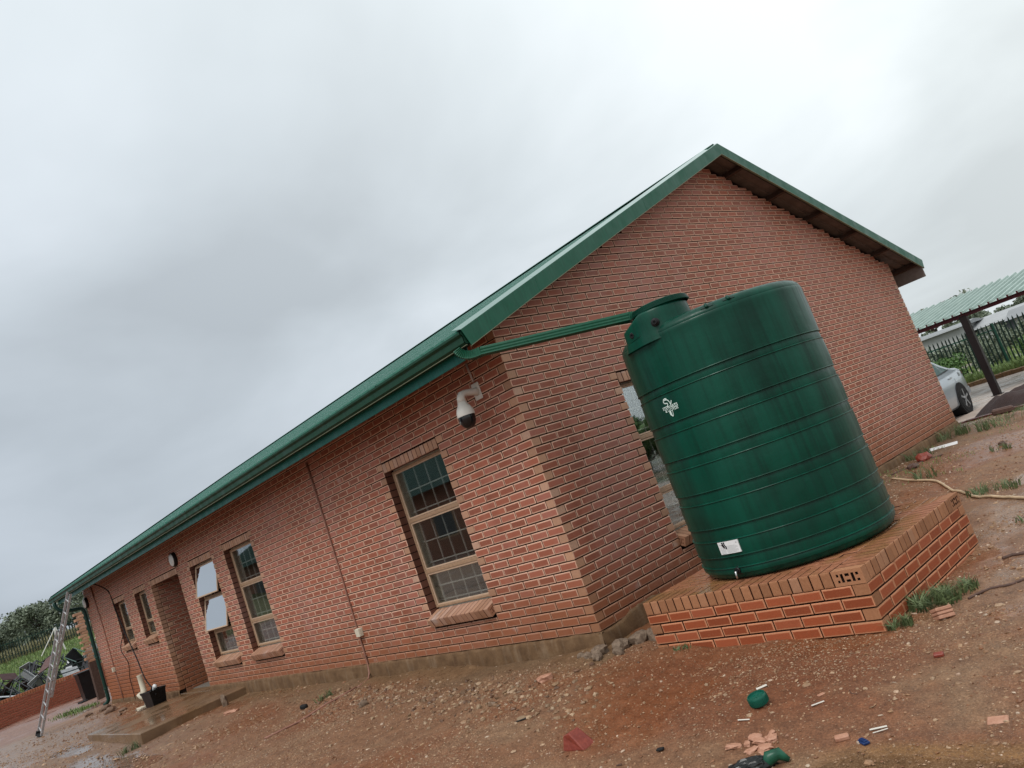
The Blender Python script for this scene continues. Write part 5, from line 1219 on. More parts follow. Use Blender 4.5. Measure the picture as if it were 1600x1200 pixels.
# lying conduit and the long pipe, sticks
def lying(name, lb, cat, pts, r, mt, n=8, lift=0.0):
    P_ = [(x, y, gz(x, y) + r * 0.7 + lift) for x, y in pts]; o0 = Vector(P_[0]); q_ = MB(); q_.tube([Vector(p_) - o0 for p_ in P_], r, n); o_ = q_.build(name, [mt], None, smooth=True, loc=tuple(o0)); tag(o_, lb, cat); return o_
lying('fallen_conduit', 'brown conduit lying on the soil, running out from the foot of the wall conduit', 'conduit', [(-4.12 - 0.02 * t_, -0.36 - 1.18 * t_ / 9) for t_ in range(10)], 0.0125, M_CONDUIT)
PIPEPTS = [(0.44, 5.67), (0.80, 5.36), (1.16, 5.10), (1.38, 4.80), (1.64, 4.36), (1.90, 4.02), (2.07, 3.72), (2.36, 3.45), (2.66, 3.18), (2.98, 2.86), (3.35, 2.5)]
pp = sm(PIPEPTS, 4)
lying('ground_pipe', 'long cream plastic pipe lying in a bent line on the soil behind the stand', 'pipe', pp, 0.015, simple('old_cream_pipe', (0.50, 0.38, 0.25), 0.5, 0, 0.25, 8), 10, 0.006)
lying('stick', 'dark brown stick lying flat near the foot of the gable wall', 'stick', [(0.30, 6.0), (0.42, 6.3), (0.46, 6.7), (0.66, 7.0)], 0.012, M_DKR)
lying('stick', 'dark forked stick lying on wet soil right of the brick stand', 'stick', sm([(2.98, 0.45), (3.08, 0.62), (3.2, 0.66), (3.34, 0.86), (3.5, 0.9)], 3), 0.009, M_DKR)
lying('stick', 'short curled twig and bark at the right edge beside the stand', 'stick', [(2.95, 1.35), (3.0, 1.42), (3.07, 1.40), (3.16, 1.52)], 0.012, M_DKR)
lying('stick', 'thin twig on the ochre soil left of the white slips', 'stick', [(2.77, -0.98), (2.80, -1.02), (2.84, -1.03)], 0.002, M_DKR)

# ------------------------------------------------------------------ door slab, crate, pipe stub
mb_ = MB(); mb_.cbox((-12.15, -1.74, -0.35), (-8.62, -0.012, -0.072), 0.012); mb_.cbox((-door_u[1] * UN + 0.002, -0.02, -0.3), (-door_u[0] * UN - 0.002, 1.69, -0.060), 0.003)
o_ = mb_.build('door_slab', [M_SLAB]); tag(o_, 'wet brown concrete slab in front of the dark recessed doorway', 'slab')
cr = thing('plastic_crate', 'black plastic crate with loose cables standing on soil left of the doorway', 'crate', (-12.35, -0.42, -0.09), 0.15)
mb_ = MB(); mb_.add([(-.17, -.13, 0), (.17, -.13, 0), (.17, .13, 0), (-.17, .13, 0), (-.21, -.16, .30), (.21, -.16, .30), (.21, .16, .30), (-.21, .16, .30), (-.19, -.14, .30), (.19, -.14, .30), (.19, .14, .30), (-.19, .14, .30), (-.155, -.115, .02), (.155, -.115, .02), (.155, .115, .02), (-.155, .115, .02)],
    [(3, 2, 1, 0), (0, 1, 5, 4), (1, 2, 6, 5), (2, 3, 7, 6), (3, 0, 4, 7), (4, 5, 9, 8), (5, 6, 10, 9), (6, 7, 11, 10), (7, 4, 8, 11), (8, 9, 13, 12), (9, 10, 14, 13), (10, 11, 15, 14), (11, 8, 12, 15), (12, 13, 14, 15)]); mb_.build('crate_body', [M_BLACK], cr)
mb_ = MB(); mb_.cbox((-.22, -.17, .27), (.22, -.155, .31), .004); mb_.cbox((-.22, .155, .27), (.22, .17, .31), .004); mb_.build('rim', [M_BLACK], cr)
mb_ = MB()
for k in range(7): mb_.tube(sm([(-.15 + .05 * k, -.1, .1), (-.1 + .04 * k, .0, .30 + .02 * (k % 3)), (.02 * k - .05, .1, .28), (.1, .12, .12)], 3), .012, 6)
mb_.build('loose_cables', [M_BLACKM], cr, smooth=True)
mb_ = MB(); mb_.tube([(.05, 0, .26), (.09, .02, .33), (.13, .0, .36), (.16, .02, .33)], [.03, .05, .045, .02], 8); mb_.build('white_rag', [M_WHITE], cr, smooth=True)
ps = thing('waste_pipe', 'cream plastic waste pipe stub with branch rising from the soil left of the black crate', 'pipe', (-13.2, -0.36, -0.12))
mb_ = MB(); mb_.lathe([(.055, 0), (.055, .25), (.062, .26), (.064, .34), (.056, .35), (.056, .62), (.060, .63), (.060, .66), (.050, .66)], (0, 0), 20); mb_.build('stack_pipe', [M_CREAM], ps, auto=40)
mb_ = MB(); mb_.tube([(0, 0, .16), (-.07, -.06, .22), (-.10, -.09, .30)], .05, 14); mb_.tube([(0, 0, .12), (.11, -.02, .14), (.16, -.03, .20)], [.05, .045, .045], 14); mb_.build('branch', [M_CREAM], ps, smooth=True)
mb_ = MB(); mb_.cbox((-.03, -.22, -.02), (.27, -.10, .05), .01); mb_.build('pipe_offcut', [M_CREAM], ps)
for i, (x, y, s_) in enumerate([(-13.5, -.5, .12), (-12.9, -.55, .14), (-12.75, -.35, .1), (-13.7, -.3, .11), (-14.6, -.5, .2), (-15.3, -.6, .28), (-15.9, -.45, .22), (-16.6, -.4, .3), (-16.9, -.7, .22), (-14.1, -.7, .16)]):
    rock('clod', 'brown clod of dug soil along the foot of the wall left of the doorway', 'clod', (x, y, gz(x, y) + s_ * .12), (s_, s_ * .7, s_ * .45), M_RUB if i < 4 else rock_mat('clod_soil%d' % i, (0.12, 0.07, 0.045), (0.22, 0.14, 0.10), .85), 400 + i, 'soil clods along the far wall foot', i)

# ------------------------------------------------------------------ driveway, kerbs, carport, car
g = N('driveway', 0.5); p = g.pos(); f1 = g.noise(p, 1.0, 6, 0.65)
g.color(g.ramp(g.noise(g.mapv(p, (0.5, 2.0, 1)), 1.6, 7, 0.7), [(0.3, (0.27, 0.20, 0.165)), (0.55, (0.42, 0.34, 0.29)), (0.8, (0.30, 0.22, 0.18))])); g.rough(g.rng(f1, 0.4, 0.6, 0.22, 0.7)); g.bump(g.noise(p, 14, 5), 0.3, 0.02); M_ROAD = g.m
mb_ = MB(); mb_.box((-17, 11.61, -0.44), (40, 23.44, -0.372)); mb_.build('driveway', [M_ROAD], kind='structure')
kb = thing('kerb', 'dark red brick kerb between the bare soil and the driveway, right of the house', 'kerb', (0, 11.5, -0.3))
def kerb(parent, x0, x1, y0, y1, z0, z1, step, mats, inv_, jit=0.004):
    x = x0
    while x < x1:
        q_ = MB(); q_.cbox((x, y0 + random.gauss(0, jit), z0), (x + step - .010, y1, z1 + random.gauss(0, jit)), .006); o2 = q_.build('kerb_brick', [random.choice(mats)], parent); o2.matrix_local = inv_; x += step
kerb(kb, -0.9, 5.0, 11.44, 11.60, -0.45, -0.205, .2326, [simple('kerb_dark_red', (0.085, 0.022, 0.018), 0.4, 0, .3), simple('kerb_dark_red_b', (0.13, 0.035, 0.028), 0.4, 0, .3)], Matrix.Translation((0, -11.5, 0.3)))
fk = thing('kerb', 'ochre brick kerb along the far side of the driveway below the grass', 'kerb', (0, 23.5, -0.4))
kerb(fk, -9.0, 3.0, 23.44, 23.72, -0.5, -0.245, .30, [simple('kerb_ochre', (0.20, 0.11, 0.055), 0.6, 0, .25), simple('kerb_ochre_b', (0.25, 0.15, 0.08), 0.6, 0, .25)], Matrix.Translation((0, -23.5, 0.4)))
mb_ = MB(); mb_.box((-9.0, 23.72, -0.6), (3.0, 25.4, -0.262)); mb_.build('verge_soil', [simple('verge_soil', (0.16, 0.105, 0.06), .85, 0, .3, 3)], kind='structure')

M_MAROON = simple('maroon_steel', (0.055, 0.008, 0.012), 0.4, 0, .15, 4); M_POST = simple('dark_maroon_post', (0.009, 0.004, 0.004), 0.5, 0, .2, 4)
cp = thing('carport', 'open carport with maroon posts and a pale green ribbed sheet roof beyond the house', 'carport', (-1.5, 17.4, -0.4)); ic = Matrix.Translation((1.5, -17.4, 0.4))
def put(o2, m_): o2.matrix_local = m_; return o2
for x in (-1.5, 5.2, -8.2):
    for y, zt in ((17.4, 1.80),):
        q_ = MB(); q_.cbox((x - .085, y - .085, -0.5), (x + .085, y + .085, zt), .006); q_.cbox((x - .13, y - .13, -0.372), (x + .13, y + .13, -0.36), .003); put(q_.build('post', [M_POST], cp), ic)
q_ = MB(); q_.cbox((-7.5, 17.33, 1.765), (4.5, 17.40, 1.865), .004); put(q_.build('front_beam', [M_MAROON], cp), ic)
q_ = MB(); q_.cbox((-7.5, 22.0, 2.36), (4.5, 22.07, 2.43), .004); put(q_.build('rear_beam', [M_MAROON], cp), ic)
for x in (-5.9, -1.5, 2.9): q_ = MB(); q_.bar((x, 17.42, 1.83), (x, 22, 2.40), .05, .06); put(q_.build('rafter_beam', [M_MAROON], cp), ic)
g = N('pale_green_sheet', 0.42); p = g.pos(); g.color(g.ramp(g.noise(g.mapv(p, (3, .6, 1)), 2, 5, .6), [(.3, (.22, .30, .27)), (.7, (.32, .41, .375))])); M_PGS = g.m
V, F = ribbed(-7.6, 4.6, 17.26, 1.868, 22.3, 2.50, pitch=.222, rib=.055, seed=9, amp=0.0); q_ = MB().add(V, F); put(q_.build('roof_sheet', [M_PGS], cp), ic)
q_ = MB()
for k in range(55):
    x = -7.6 + k * .222 + .118; q_.box((x, 17.25, 1.86), (x + .04, 17.262, 1.916))
put(q_.build('sheet_end', [M_MAROON], cp), ic)

def soil_heap(name, lb, cx_, cy_, rx__, ry__, h_, col_, zb, seed):
    n = 46; V_ = []; F_ = []
    for j in range(n + 1):
        for i in range(n + 1):
            u_, v_ = (i / n * 2 - 1) * 1.15, (j / n * 2 - 1) * 1.15; x, y = cx_ + u_ * rx__, cy_ + v_ * ry__; d_ = math.hypot(u_, v_)
            z = zb + h_ * float(1 - sstep(0.62, 1.0, d_)) * (0.65 + .75 * float(fbm(x * 2.6, y * 2.6, 3, seed))) + .05 * (float(fbm(x * 7, y * 7, 3, seed)) - .5) * (d_ < 1.05) - .03; V_.append((x, y, z))
    F_ = [(j * (n + 1) + i, j * (n + 1) + i + 1, (j + 1) * (n + 1) + i + 1, (j + 1) * (n + 1) + i) for j in range(n) for i in range(n)]
    g_ = N(name + '_mat', .75); p_ = g_.pos(); g_.color(g_.ramp(g_.noise(p_, 12, 6, .7), [(.3, tuple(c_ * .6 for c_ in col_)), (.7, col_)])); g_.bump(g_.noise(p_, 40, 5), .8, .02)
    o_ = MB().add([(x - cx_, y - cy_, z - zb) for x, y, z in V_], F_).build(name, [g_.m], None, smooth=True, loc=(cx_, cy_, zb)); return tag(o_, lb, 'soil heap')
soil_heap('soil_heap', 'dark maroon heap of wet soil piled on the driveway round the carport post', 1.15, 13.2, 2.15, 1.45, 0.33, (0.034, 0.012, 0.009), -0.38, 5)

# silver sedan, nose away to the left behind the house
car = thing('silver_car', 'silver sedan parked beyond the far corner of the house', 'car', (-2.30, 13.48, -0.372), 0.0)
car.scale = (1.0, 1.03, 1.09)
g = N('car_silver', .28, .55); p = g.obj(); g.color(g.mix(g.rng(g.noise(p, 1.2, 3), .4, .7), (.34, .38, .43), (.42, .46, .50))); g.put(g.b.inputs['Coat Weight'], .6); M_CAR = g.m
M_CGL = simple('car_window', (.10, .15, .15), .05, 0, .1); M_TYRE = simple('tyre', (.012, .012, .013), .85, 0, .2); M_RIM = simple('alloy', (.35, .36, .38), .3, .8, .1)
# body as lofted cross-sections along y (front -y, rear +y)
def car_section(y):
    # half width, sill z, belt z, roof z, roof half width
    prof_ = [(-2.2, .62, .30, .58, .60, .5), (-2.1, .78, .22, .66, .68, .62), (-1.6, .86, .19, .78, .80, .70), (-1.0, .88, .18, .86, .90, .72), (-.75, .885, .18, .88, .98, .70), (-.1, .89, .18, .91, 1.38, .56), (.35, .89, .18, .92, 1.45, .56), (.9, .89, .18, .93, 1.42, .56), (1.35, .885, .18, .94, 1.26, .56), (1.72, .875, .20, .95, 1.02, .66), (2.0, .84, .24, .93, .98, .70), (2.2, .78, .30, .86, .90, .66), (2.28, .70, .38, .74, .76, .58)]
    ys = [q_[0] for q_ in prof_]; return [float(np.interp(y, ys, [q_[k] for q_ in prof_])) for k in range(1, 6)]
YS = np.concatenate([np.linspace(-2.2, -2.0, 4)[:-1], np.linspace(-2.0, 2.0, 50), np.linspace(2.0, 2.28, 6)[1:]])
V_ = []; 
for y in YS:
    w_, s_, b_, r_, rw = car_section(y)
    half = [(w_ * .90, s_), (w_ * .985, s_ + .06), (w_, s_ + (b_ - s_) * .38), (w_ * 1.0, s_ + (b_ - s_) * .62), (w_ * .985, b_ - .07), (w_ * .955, b_ - .015), (w_ * .93, b_), (rw + (w_ * .93 - rw) * .5, b_ + (r_ - b_) * .5), (rw + .03, r_ - .05 * min(1, (r_ - b_) * 4)), (rw * .93, r_ - .015), (rw * .5, r_ + .01)]
    V_ += [(x, y, z) for x, z in half] + [(-x, y, z) for x, z in reversed(half)]
K = 22; F_ = []; MI = []
for j in range(len(YS) - 1):
    ym = (YS[j] + YS[j + 1]) / 2; w_, s_, b_, r_, rw = car_section(ym)
    for i in range(K):
        F_.append((j * K + i, j * K + (i + 1) % K, (j + 1) * K + (i + 1) % K, (j + 1) * K + i)); MI.append(0)
F_ += [tuple(reversed(range(K))), tuple(range((len(YS) - 1) * K, len(YS) * K))]; MI += [0, 0]
me_ = bpy.data.meshes.new('body'); me_.from_pydata(V_, [], [tuple(reversed(f)) for f in F_]); me_.polygons.foreach_set('use_smooth', [True] * len(me_.polygons)); me_.materials.append(M_CAR)
import bmesh
bm = bmesh.new(); bm.from_mesh(me_); bmesh.ops.recalc_face_normals(bm, faces=bm.faces); bm.to_mesh(me_); bm.free()
link('body', me_, car)
def side_x(y, z, lift=0.006):
    w_, s_, b_, r_, rw = car_section(y)
    if z >= b_: t_ = min(1, (z - b_) / max(.01, (r_ - .05 - b_))); return w_ * .93 + (rw + .03 - w_ * .93) * t_ + lift
    t_ = (z - s_) / (b_ - s_); return w_ * float(np.interp(t_, [0, .1, .38, .62, .9, 1], [.9, .985, 1, 1, .985, .93])) + lift
def side_panel(name, poly, mat_, s_, lift=.006, n=10, parent=car):
    """polygon in (y,z) subdivided in y and pressed on to the car side"""
    ys_ = [p_[0] for p_ in poly]; y0_, y1_ = min(ys_), max(ys_); V2 = []; F2 = []
    def zr_(y):
        zz_ = []
        for i in range(len(poly)):
            (ya, za), (yb, zb) = poly[i], poly[(i + 1) % len(poly)]
            if min(ya, yb) - 1e-6 <= y <= max(ya, yb) + 1e-6 and abs(ya - yb) > 1e-6: zz_.append(za + (zb - za) * (y - ya) / (yb - ya))
        return (min(zz_), max(zz_)) if zz_ else (0, 0)
    for i in range(n + 1):
        y = y0_ + (y1_ - y0_) * min(max(i / n, .001), .999); a, b = zr_(y)
        for k in range(5): z = a + (b - a) * k / 4; V2.append((s_ * side_x(y, z, lift), y, z))
    for i in range(n):
        for k in range(4): f = (i * 5 + k, (i + 1) * 5 + k, (i + 1) * 5 + k + 1, i * 5 + k + 1); F2.append(f if s_ > 0 else tuple(reversed(f)))
    return MB().add(V2, F2).build(name, [mat_], parent, smooth=True)
for s_ in (1, -1):
    side_panel('side_window', [(-.55, .93), (-.02, 1.30), (.28, 1.35), (.28, .95)], M_CGL, s_); side_panel('side_window', [(.34, .955), (.34, 1.35), (.85, 1.33), (1.02, 1.27), (1.02, .98)], M_CGL, s_)
    side_panel('quarter_window', [(1.06, .99), (1.06, 1.25), (1.42, 1.05), (1.36, 1.0)], M_CGL, s_)
    side_panel('window_trim', [(-.6, .915), (-.6, .935), (1.45, 1.005), (1.45, .985)], M_BLACK, s_, .009)
    for yy in (.30, 1.28): side_panel('door_gap', [(yy, .28), (yy, .93), (yy + .012, .93), (yy + .012, .28)], M_BLACK, s_, .004, 2)
    for yy in (.12, 1.02):
        q_ = MB(); q_.cbox((s_ * .885 - .012 if s_ > 0 else -.885 - .022, yy - .09, .80), (s_ * .885 + .022 if s_ > 0 else -.885 + .012, yy + .09, .835), .008); q_.build('door_handle', [M_CAR], car)
    side_panel('fuel_flap', [(1.62, .78), (1.62, .90), (1.76, .90), (1.76, .78)], simple('flap_shade' + str(s_), (.16, .18, .2), .3, .3), s_, .002, 3)
    side_panel('tail_light', [(1.98, .80), (1.98, .92), (2.20, .88), (2.20, .78)], simple('tail_red' + str(s_), (.35, .02, .015), .2), s_, .008, 5)
    for yy in (-1.35, 1.33):
        q_ = MB(); v2 = []; n_ = 28; f2 = []
        for i in range(n_): a = math.pi * 2 * i / n_; v2 += [(s_ * .905, yy + .355 * math.cos(a), .32 + .355 * math.sin(a)), (s_ * .60, yy + .355 * math.cos(a), .32 + .355 * math.sin(a))]
        q_.add(v2, [tuple(2 * i for i in range(n_)), tuple(2 * i + 1 for i in reversed(range(n_)))] + [(2 * i, 2 * i + 1, (2 * i + 3) % (2 * n_), (2 * i + 2) % (2 * n_)) for i in range(n_)]); q_.build('wheel_arch', [M_BLACKM], car)
        wl = thing('wheel', '', '', (s_ * .80, yy, .32)); del wl['label']; del wl['category']; wl.parent = car
        def ring(pr, n, mt, nm, s_=s_, wl=wl):
            q2 = MB(); v_ = []; f_ = []
            for r2, x2 in pr: v_ += [(s_ * x2, r2 * math.cos(2 * math.pi * i / n), r2 * math.sin(2 * math.pi * i / n)) for i in range(n)]
            for j in range(len(pr) - 1):
                for i in range(n): f_.append((j * n + i, j * n + (i + 1) % n, (j + 1) * n + (i + 1) % n, (j + 1) * n + i))
            f_.append(tuple(range((len(pr) - 1) * n, len(pr) * n))); f_.append(tuple(reversed(range(n)))); q2.add(v_, f_); return q2.build(nm, [mt], wl, auto=40)
        ring([(.22, -.09), (.30, -.10), (.318, -.07), (.318, .08), (.30, .115), (.215, .118)], 32, M_TYRE, 'tyre'); 
        q2 = MB()
        for k in range(5):
            a = 2 * math.pi * k / 5 + .3; q2.bar((s_ * .112, .03 * math.cos(a), .03 * math.sin(a)), (s_ * .118, .205 * math.cos(a), .205 * math.sin(a)), .045, .02, up=(1, 0, 0))
        q2.tube([(s_ * .10, 0, 0), (s_ * .128, 0, 0)], .045, 16); q2.build('rim', [M_RIM], wl)
        ring([(.20, .05), (.213, .115), (.213, .121), (.197, .121), (.195, .06), (.0, .055)], 32, M_BLACK, 'rim_barrel')
q_ = MB(); q_.add([(-.52, 1.40, 1.25), (.52, 1.40, 1.25), (.62, 1.76, 1.035), (-.62, 1.76, 1.035)], [(0, 1, 2, 3)]); q_.build('rear_window', [M_CGL], car)
q_ = MB(); q_.cbox((-.78, 2.02, .30), (.78, 2.31, .52), .05); q_.build('bumper', [M_CAR], car)

# ------------------------------------------------------------------ palisade fences
def palisade(label, axis_, a0, a1, c0, zfun, h_, step, post_every, mat_, pmat, w_=.055):
    """a run of pales along one axis; c0 the other coordinate"""
    mid = (a0 + a1) / 2; P_ = (mid, c0) if axis_ == 'x' else (c0, mid); fz = zfun(mid); t2 = thing('palisade_fence', label, 'fence', (P_[0], P_[1], fz), 0 if axis_ == 'x' else math.pi / 2)
    def pale_mesh():
        q_ = MB(); w2 = w_ / 2; q_.prism([(-w2, -.002), (-w2 * .4, .014), (w2 * .4, .014), (w2, -.002), (w2 * .4, .009), (-w2 * .4, .009)], 0.02, h_ - .10)
        q_.add([(-w2, 0, h_ - .10), (w2, 0, h_ - .10), (w2 * .5, .006, h_ - .045), (0, .004, h_), (-w2 * .5, .006, h_ - .045)], [(0, 1, 2, 3, 4), (4, 3, 2, 1, 0)]); return q_.mesh('pale', [mat_])
    pm_ = pale_mesh(); n = int((a1 - a0) / step)
    for i in range(n + 1):
        a = a0 + i * step - mid; o2 = link('pale', pm_, t2); o2.location = (a if axis_ == 'x' else a, 0, zfun(a + mid) - fz); o2.rotation_euler = (random.gauss(0, .01), random.gauss(0, .008), 0)
    k = max(1, int((a1 - a0) / post_every)); 
    for i in range(k + 1):
        a = a0 + i * post_every - mid; q_ = MB(); q_.box((-.04, .02, -.2), (.04, .09, h_ - .03)); o2 = q_.build('post', [pmat], t2); o2.location = (a, 0, zfun(a + mid) - fz)
        if i < k:
            for zz_ in (.28, h_ - .27):
                q_ = MB(); q_.bar((a, .03, zz_ + zfun(a + mid) - fz), (a + post_every, .03, zz_ + zfun(a + post_every + mid) - fz), .03, .045); q_.build('rail', [pmat], t2)
    return t2
M_PALE_D = simple('pale_dark_green', (0.008, 0.022, 0.016), .5, 0, .2); M_PALE_G = simple('post_green', (0.012, 0.06, 0.04), .5, 0, .2)
palisade('dark green palisade fence beyond the driveway and the carport', 'x', -9.0, -1.0, 26.6, lambda a: -.44, 1.83, .146, 2.72, M_PALE_D, M_PALE_G)
palisade('green palisade fence on the grassy rise at the far left', 'y', -2, 18.0, -70, lambda a: float(ground_z(np.array([-70.]), np.array([float(a)]), False)[0]) + .15, 1.55, .20, 2.8, M_PALE_D, M_PALE_G, .07)

# ------------------------------------------------------------------ foliage
def leafmat(name, dark, lite):
    g_ = N(name, .6); r2 = g_.attr('rnd').outputs['Fac']; g_.color(g_.mix(r2, dark, lite)); g_.put(g_.b.inputs['Subsurface Weight'], 0.0); return g_.m
M_LEAFD = leafmat('foliage_haze_green', (.085, .11, .075), (.19, .225, .15)); M_LEAFG = leafmat('foliage_green', (.04, .10, .022), (.14, .25, .075)); M_GRASS = leafmat('grass_blades', (.06, .11, .025), (.20, .28, .08)); M_DRYG = leafmat('dry_grass', (.10, .10, .04), (.24, .21, .10)); M_BARK = simple('bark', (.07, .05, .04), .9, 0, .3)  # grey-green leaves are paled: distance haze painted into their colour
def leaves(name, C, size, mat_, seed, parent=None, aspect=.45):
    r_ = np.random.default_rng(seed); n = len(C); a = r_.normal(0, 1, (n, 3)); a /= np.linalg.norm(a, axis=1)[:, None]; b = r_.normal(0, 1, (n, 3)); b -= (b * a).sum(1)[:, None] * a; b /= np.linalg.norm(b, axis=1)[:, None]
    s_ = size * r_.uniform(.6, 1.4, (n, 1)); A = a * s_; B = b * s_ * aspect; V_ = np.stack([C - A, C + B * .9, C + A, C - B], 1).reshape(-1, 3); F_ = np.arange(4 * n).reshape(n, 4)
    rr2 = np.repeat(np.clip(r_.uniform(0, 1, n) * .6 + .4 * vnoise(C[:, 0] * 2 / (size * 8), C[:, 2] * 2 / (size * 8), seed), 0, 1), 4)
    return link(name, npmesh(name, V_, F_, [mat_], {'rnd': ('FLOAT', rr2)}), parent)
def tree(label, loc, h_, spread, seed, mat_=M_LEAFD, leaf=.22, nclump=34, per=150, flat=.75, trunk_frac=.35, group='trees beyond the fence', name='tree'):
    r_ = np.random.default_rng(seed); t2 = thing(name, label, 'tree', loc, 0, group); q_ = MB(); cl = []
    q_.tube([(0, 0, -.3), (.05 * h_ * .2, 0, h_ * trunk_frac * .6), (0, .05, h_ * trunk_frac)], [.035 * h_, .028 * h_, .022 * h_], 8)
    for i in range(nclump):
        a = r_.uniform(0, 2 * math.pi); rad = spread * math.sqrt(r_.uniform(0, 1)) * .85; zz_ = h_ * (trunk_frac + (1 - trunk_frac) * (r_.uniform(.12, .97) if True else 0)); zz_ = min(zz_, h_ * (.97 - .32 * (rad / spread) ** 2)); c_ = np.array([rad * math.cos(a), rad * math.sin(a), zz_]); cl.append((c_, spread * r_.uniform(.13, .30)))
        if i % 3 == 0:
            st2 = Vector((0, 0, h_ * trunk_frac * r_.uniform(.6, 1))); q_.tube([st2, st2.lerp(Vector(c_), .5) + Vector((0, 0, .04 * h_)), Vector(c_)], [.014 * h_, .009 * h_, .003 * h_], 5)
    q_.build('trunk', [M_BARK], t2, smooth=True); C = []
    for c_, rd in cl:
        d_ = r_.normal(0, 1, (per, 3)); d_ /= np.linalg.norm(d_, axis=1)[:, None]; C.append(c_ + d_ * (r_.uniform(.35, 1.08, (per, 1))) * rd * np.array([1, 1, flat]))
    leaves('crown', np.vstack(C), leaf, mat_, seed, t2); return t2
def fz_(x, y): return float(ground_z(np.array([float(x)]), np.array([float(y)]), False)[0])
for i, (x, y, h_, sp, lb) in enumerate([(-92, 12.5, 5.0, 4.2, 'rounded grey-green tree left of the ladder top, behind the far fence'), (-88, 17.5, 5.6, 4.5, 'broad dark tree behind the ladder under the house eaves'), (-96, 6.8, 3.4, 3.6, 'low dark tree at the far left edge of the photo'), (-84, 22, 5.5, 4, 'dark tree next to the downpipe at the far left corner of the house'), (-100, 9.4, 4.2, 3.4, 'small dim tree between the two leftmost trees on the rise')]):
    tree(lb, (x, y, fz_(x, y)), h_, sp, 500 + i, M_LEAFD, .17, 60, 150, trunk_frac=.2)
for i, (x, y, h_, sp, lb) in enumerate([(-33.6, 110, 6.9, 1.3, 'small hazy tree tip left of the carport roof'), (-32.3, 112, 6.4, 1.2, 'second small hazy tree tip touching the carport roof'), (-29.3, 110, 6.9, 3.2, 'hazy round tree top above the carport roof ridge')]):
    tree(lb, (x, y, -.45), h_, sp, 520 + i, M_LEAFD, .2, 30, 90, trunk_frac=.3)
for i in range(9):
    x, y = -22 + i * 3.1, 75 + (i * 37 % 11); tree('hazy green tree in the row behind the white houses', (x, y, -.45), 2.6 + (i * 13 % 5) * .25, 2.6, 540 + i, M_LEAFD, .18, 26, 90, trunk_frac=.15, group='row of trees behind the white houses')
def bush(label, loc, rx__, h_, seed, mat_=M_LEAFG, leaf=.06, n=3000, group=None):
    r_ = np.random.default_rng(seed); t2 = thing('bush', label, 'bush', loc, 0, group); q_ = MB(); C = []
    for i in range(22):
        a = r_.uniform(0, 2 * math.pi); rad = rx__ * r_.uniform(0, .75); c_ = np.array([rad * math.cos(a), rad * math.sin(a) * .8, h_ * r_.uniform(.2, .85) * (1 - .3 * rad / rx__)]); rd = rx__ * r_.uniform(.18, .36)
        d_ = r_.normal(0, 1, (n // 22, 3)); d_ /= np.linalg.norm(d_, axis=1)[:, None]; C.append(c_ + d_ * r_.uniform(.4, 1.1, (n // 22, 1)) * rd)
        if i % 3 == 0: q_.tube([(0, 0, 0), tuple(c_ * .5 + np.array([0, 0, .05])), tuple(c_)], [.02, .012, .005], 5)
    q_.build('stems', [M_BARK], t2); leaves('leaves', np.vstack(C), leaf, mat_, seed, t2); return t2
bush('dense green shrub against the palisade fence above the silver car', (-5.35, 25.9, -.28), .95, 1.15, 601)
bush('leafy green shrub by the palisade fence at the right edge', (-3.2, 28.4, -.44), .8, 1.0, 602)
bush('low shrub behind the palisade fence left of the carport post', (-6.2, 33, -.44), 1.1, 1.2, 603, M_LEAFD)
for i in range(9): bush('scrubby green bush in the overgrown field beyond the palisade fence', (-18.5 + i * 1.75, 47 + (i * 29 % 6), -.5), 1.5, 1.35 + .22 * (i % 3), 620 + i, M_LEAFD, .12, 1300, 'scrub bushes in the field beyond the palisade fence')

def blades(name, P, h_, w_, mat_, seed, kind='stuff', parent=None, lean=.35, loc=None):
    r_ = np.random.default_rng(seed); n = len(P); a = r_.uniform(0, 2 * math.pi, n); d = np.stack([np.cos(a), np.sin(a), np.zeros(n)], 1); b = r_.uniform(0, 2 * math.pi, n); l_ = np.stack([np.cos(b), np.sin(b), np.zeros(n)], 1) * r_.uniform(.05, lean * 2, (n, 1))
    H_ = (h_ if np.ndim(h_) else np.full(n, h_)) * r_.uniform(.5, 1.3, n); H_ = H_[:, None]; up = np.array([[0, 0, 1.0]])
    m_ = P + (up + l_ * .35) * H_ * .55; t_ = P + (up * .95 + l_) * H_; W = d * w_ * .5
    V_ = np.stack([P - W, P + W, m_ + W * .8, m_ - W * .8, t_], 1).reshape(-1, 3); k = np.arange(n)[:, None] * 5
    F_ = np.vstack([np.concatenate([k, k + 1, k + 2], 1), np.concatenate([k, k + 2, k + 3], 1), np.concatenate([k + 3, k + 2, k + 4], 1)]); rr2 = np.repeat(r_.uniform(0, 1, n), 5)
    o2 = link(name, npmesh(name, V_, F_, [mat_], {'rnd': ('FLOAT', rr2)}), parent, kind=kind)
    if loc is not None: o2.location = loc
    return o2
def region(n, x0, x1, y0, y1, seed, dens=None):
    r_ = np.random.default_rng(seed); x = r_.uniform(x0, x1, n); y = r_.uniform(y0, y1, n)
    if dens is not None: ok = r_.uniform(0, 1, n) < dens(x, y); x, y = x[ok], y[ok]
    return x, y
x, y = region(16000, -9, 2.5, 23.9, 26.9, 1); blades('verge_grass', np.stack([x, y, np.where(y < 25.4, -.262, -.44)], 1), .24, .02, M_GRASS, 2)
x, y = region(22000, -17, 3, 27, 60, 3, lambda x, y: fbm(x * .2, y * .3, 3, 8) > .53); blades('field_grass', np.stack([x, y, ground_z(x, y)], 1), .22, .05, M_GRASS, 4)
x, y = region(30000, -75, -31, -6, 19, 5); blades('hill_grass', np.stack([x, y, ground_z(x, y)], 1), np.where(-x > 55, .30, .35), .05, M_GRASS, 6)
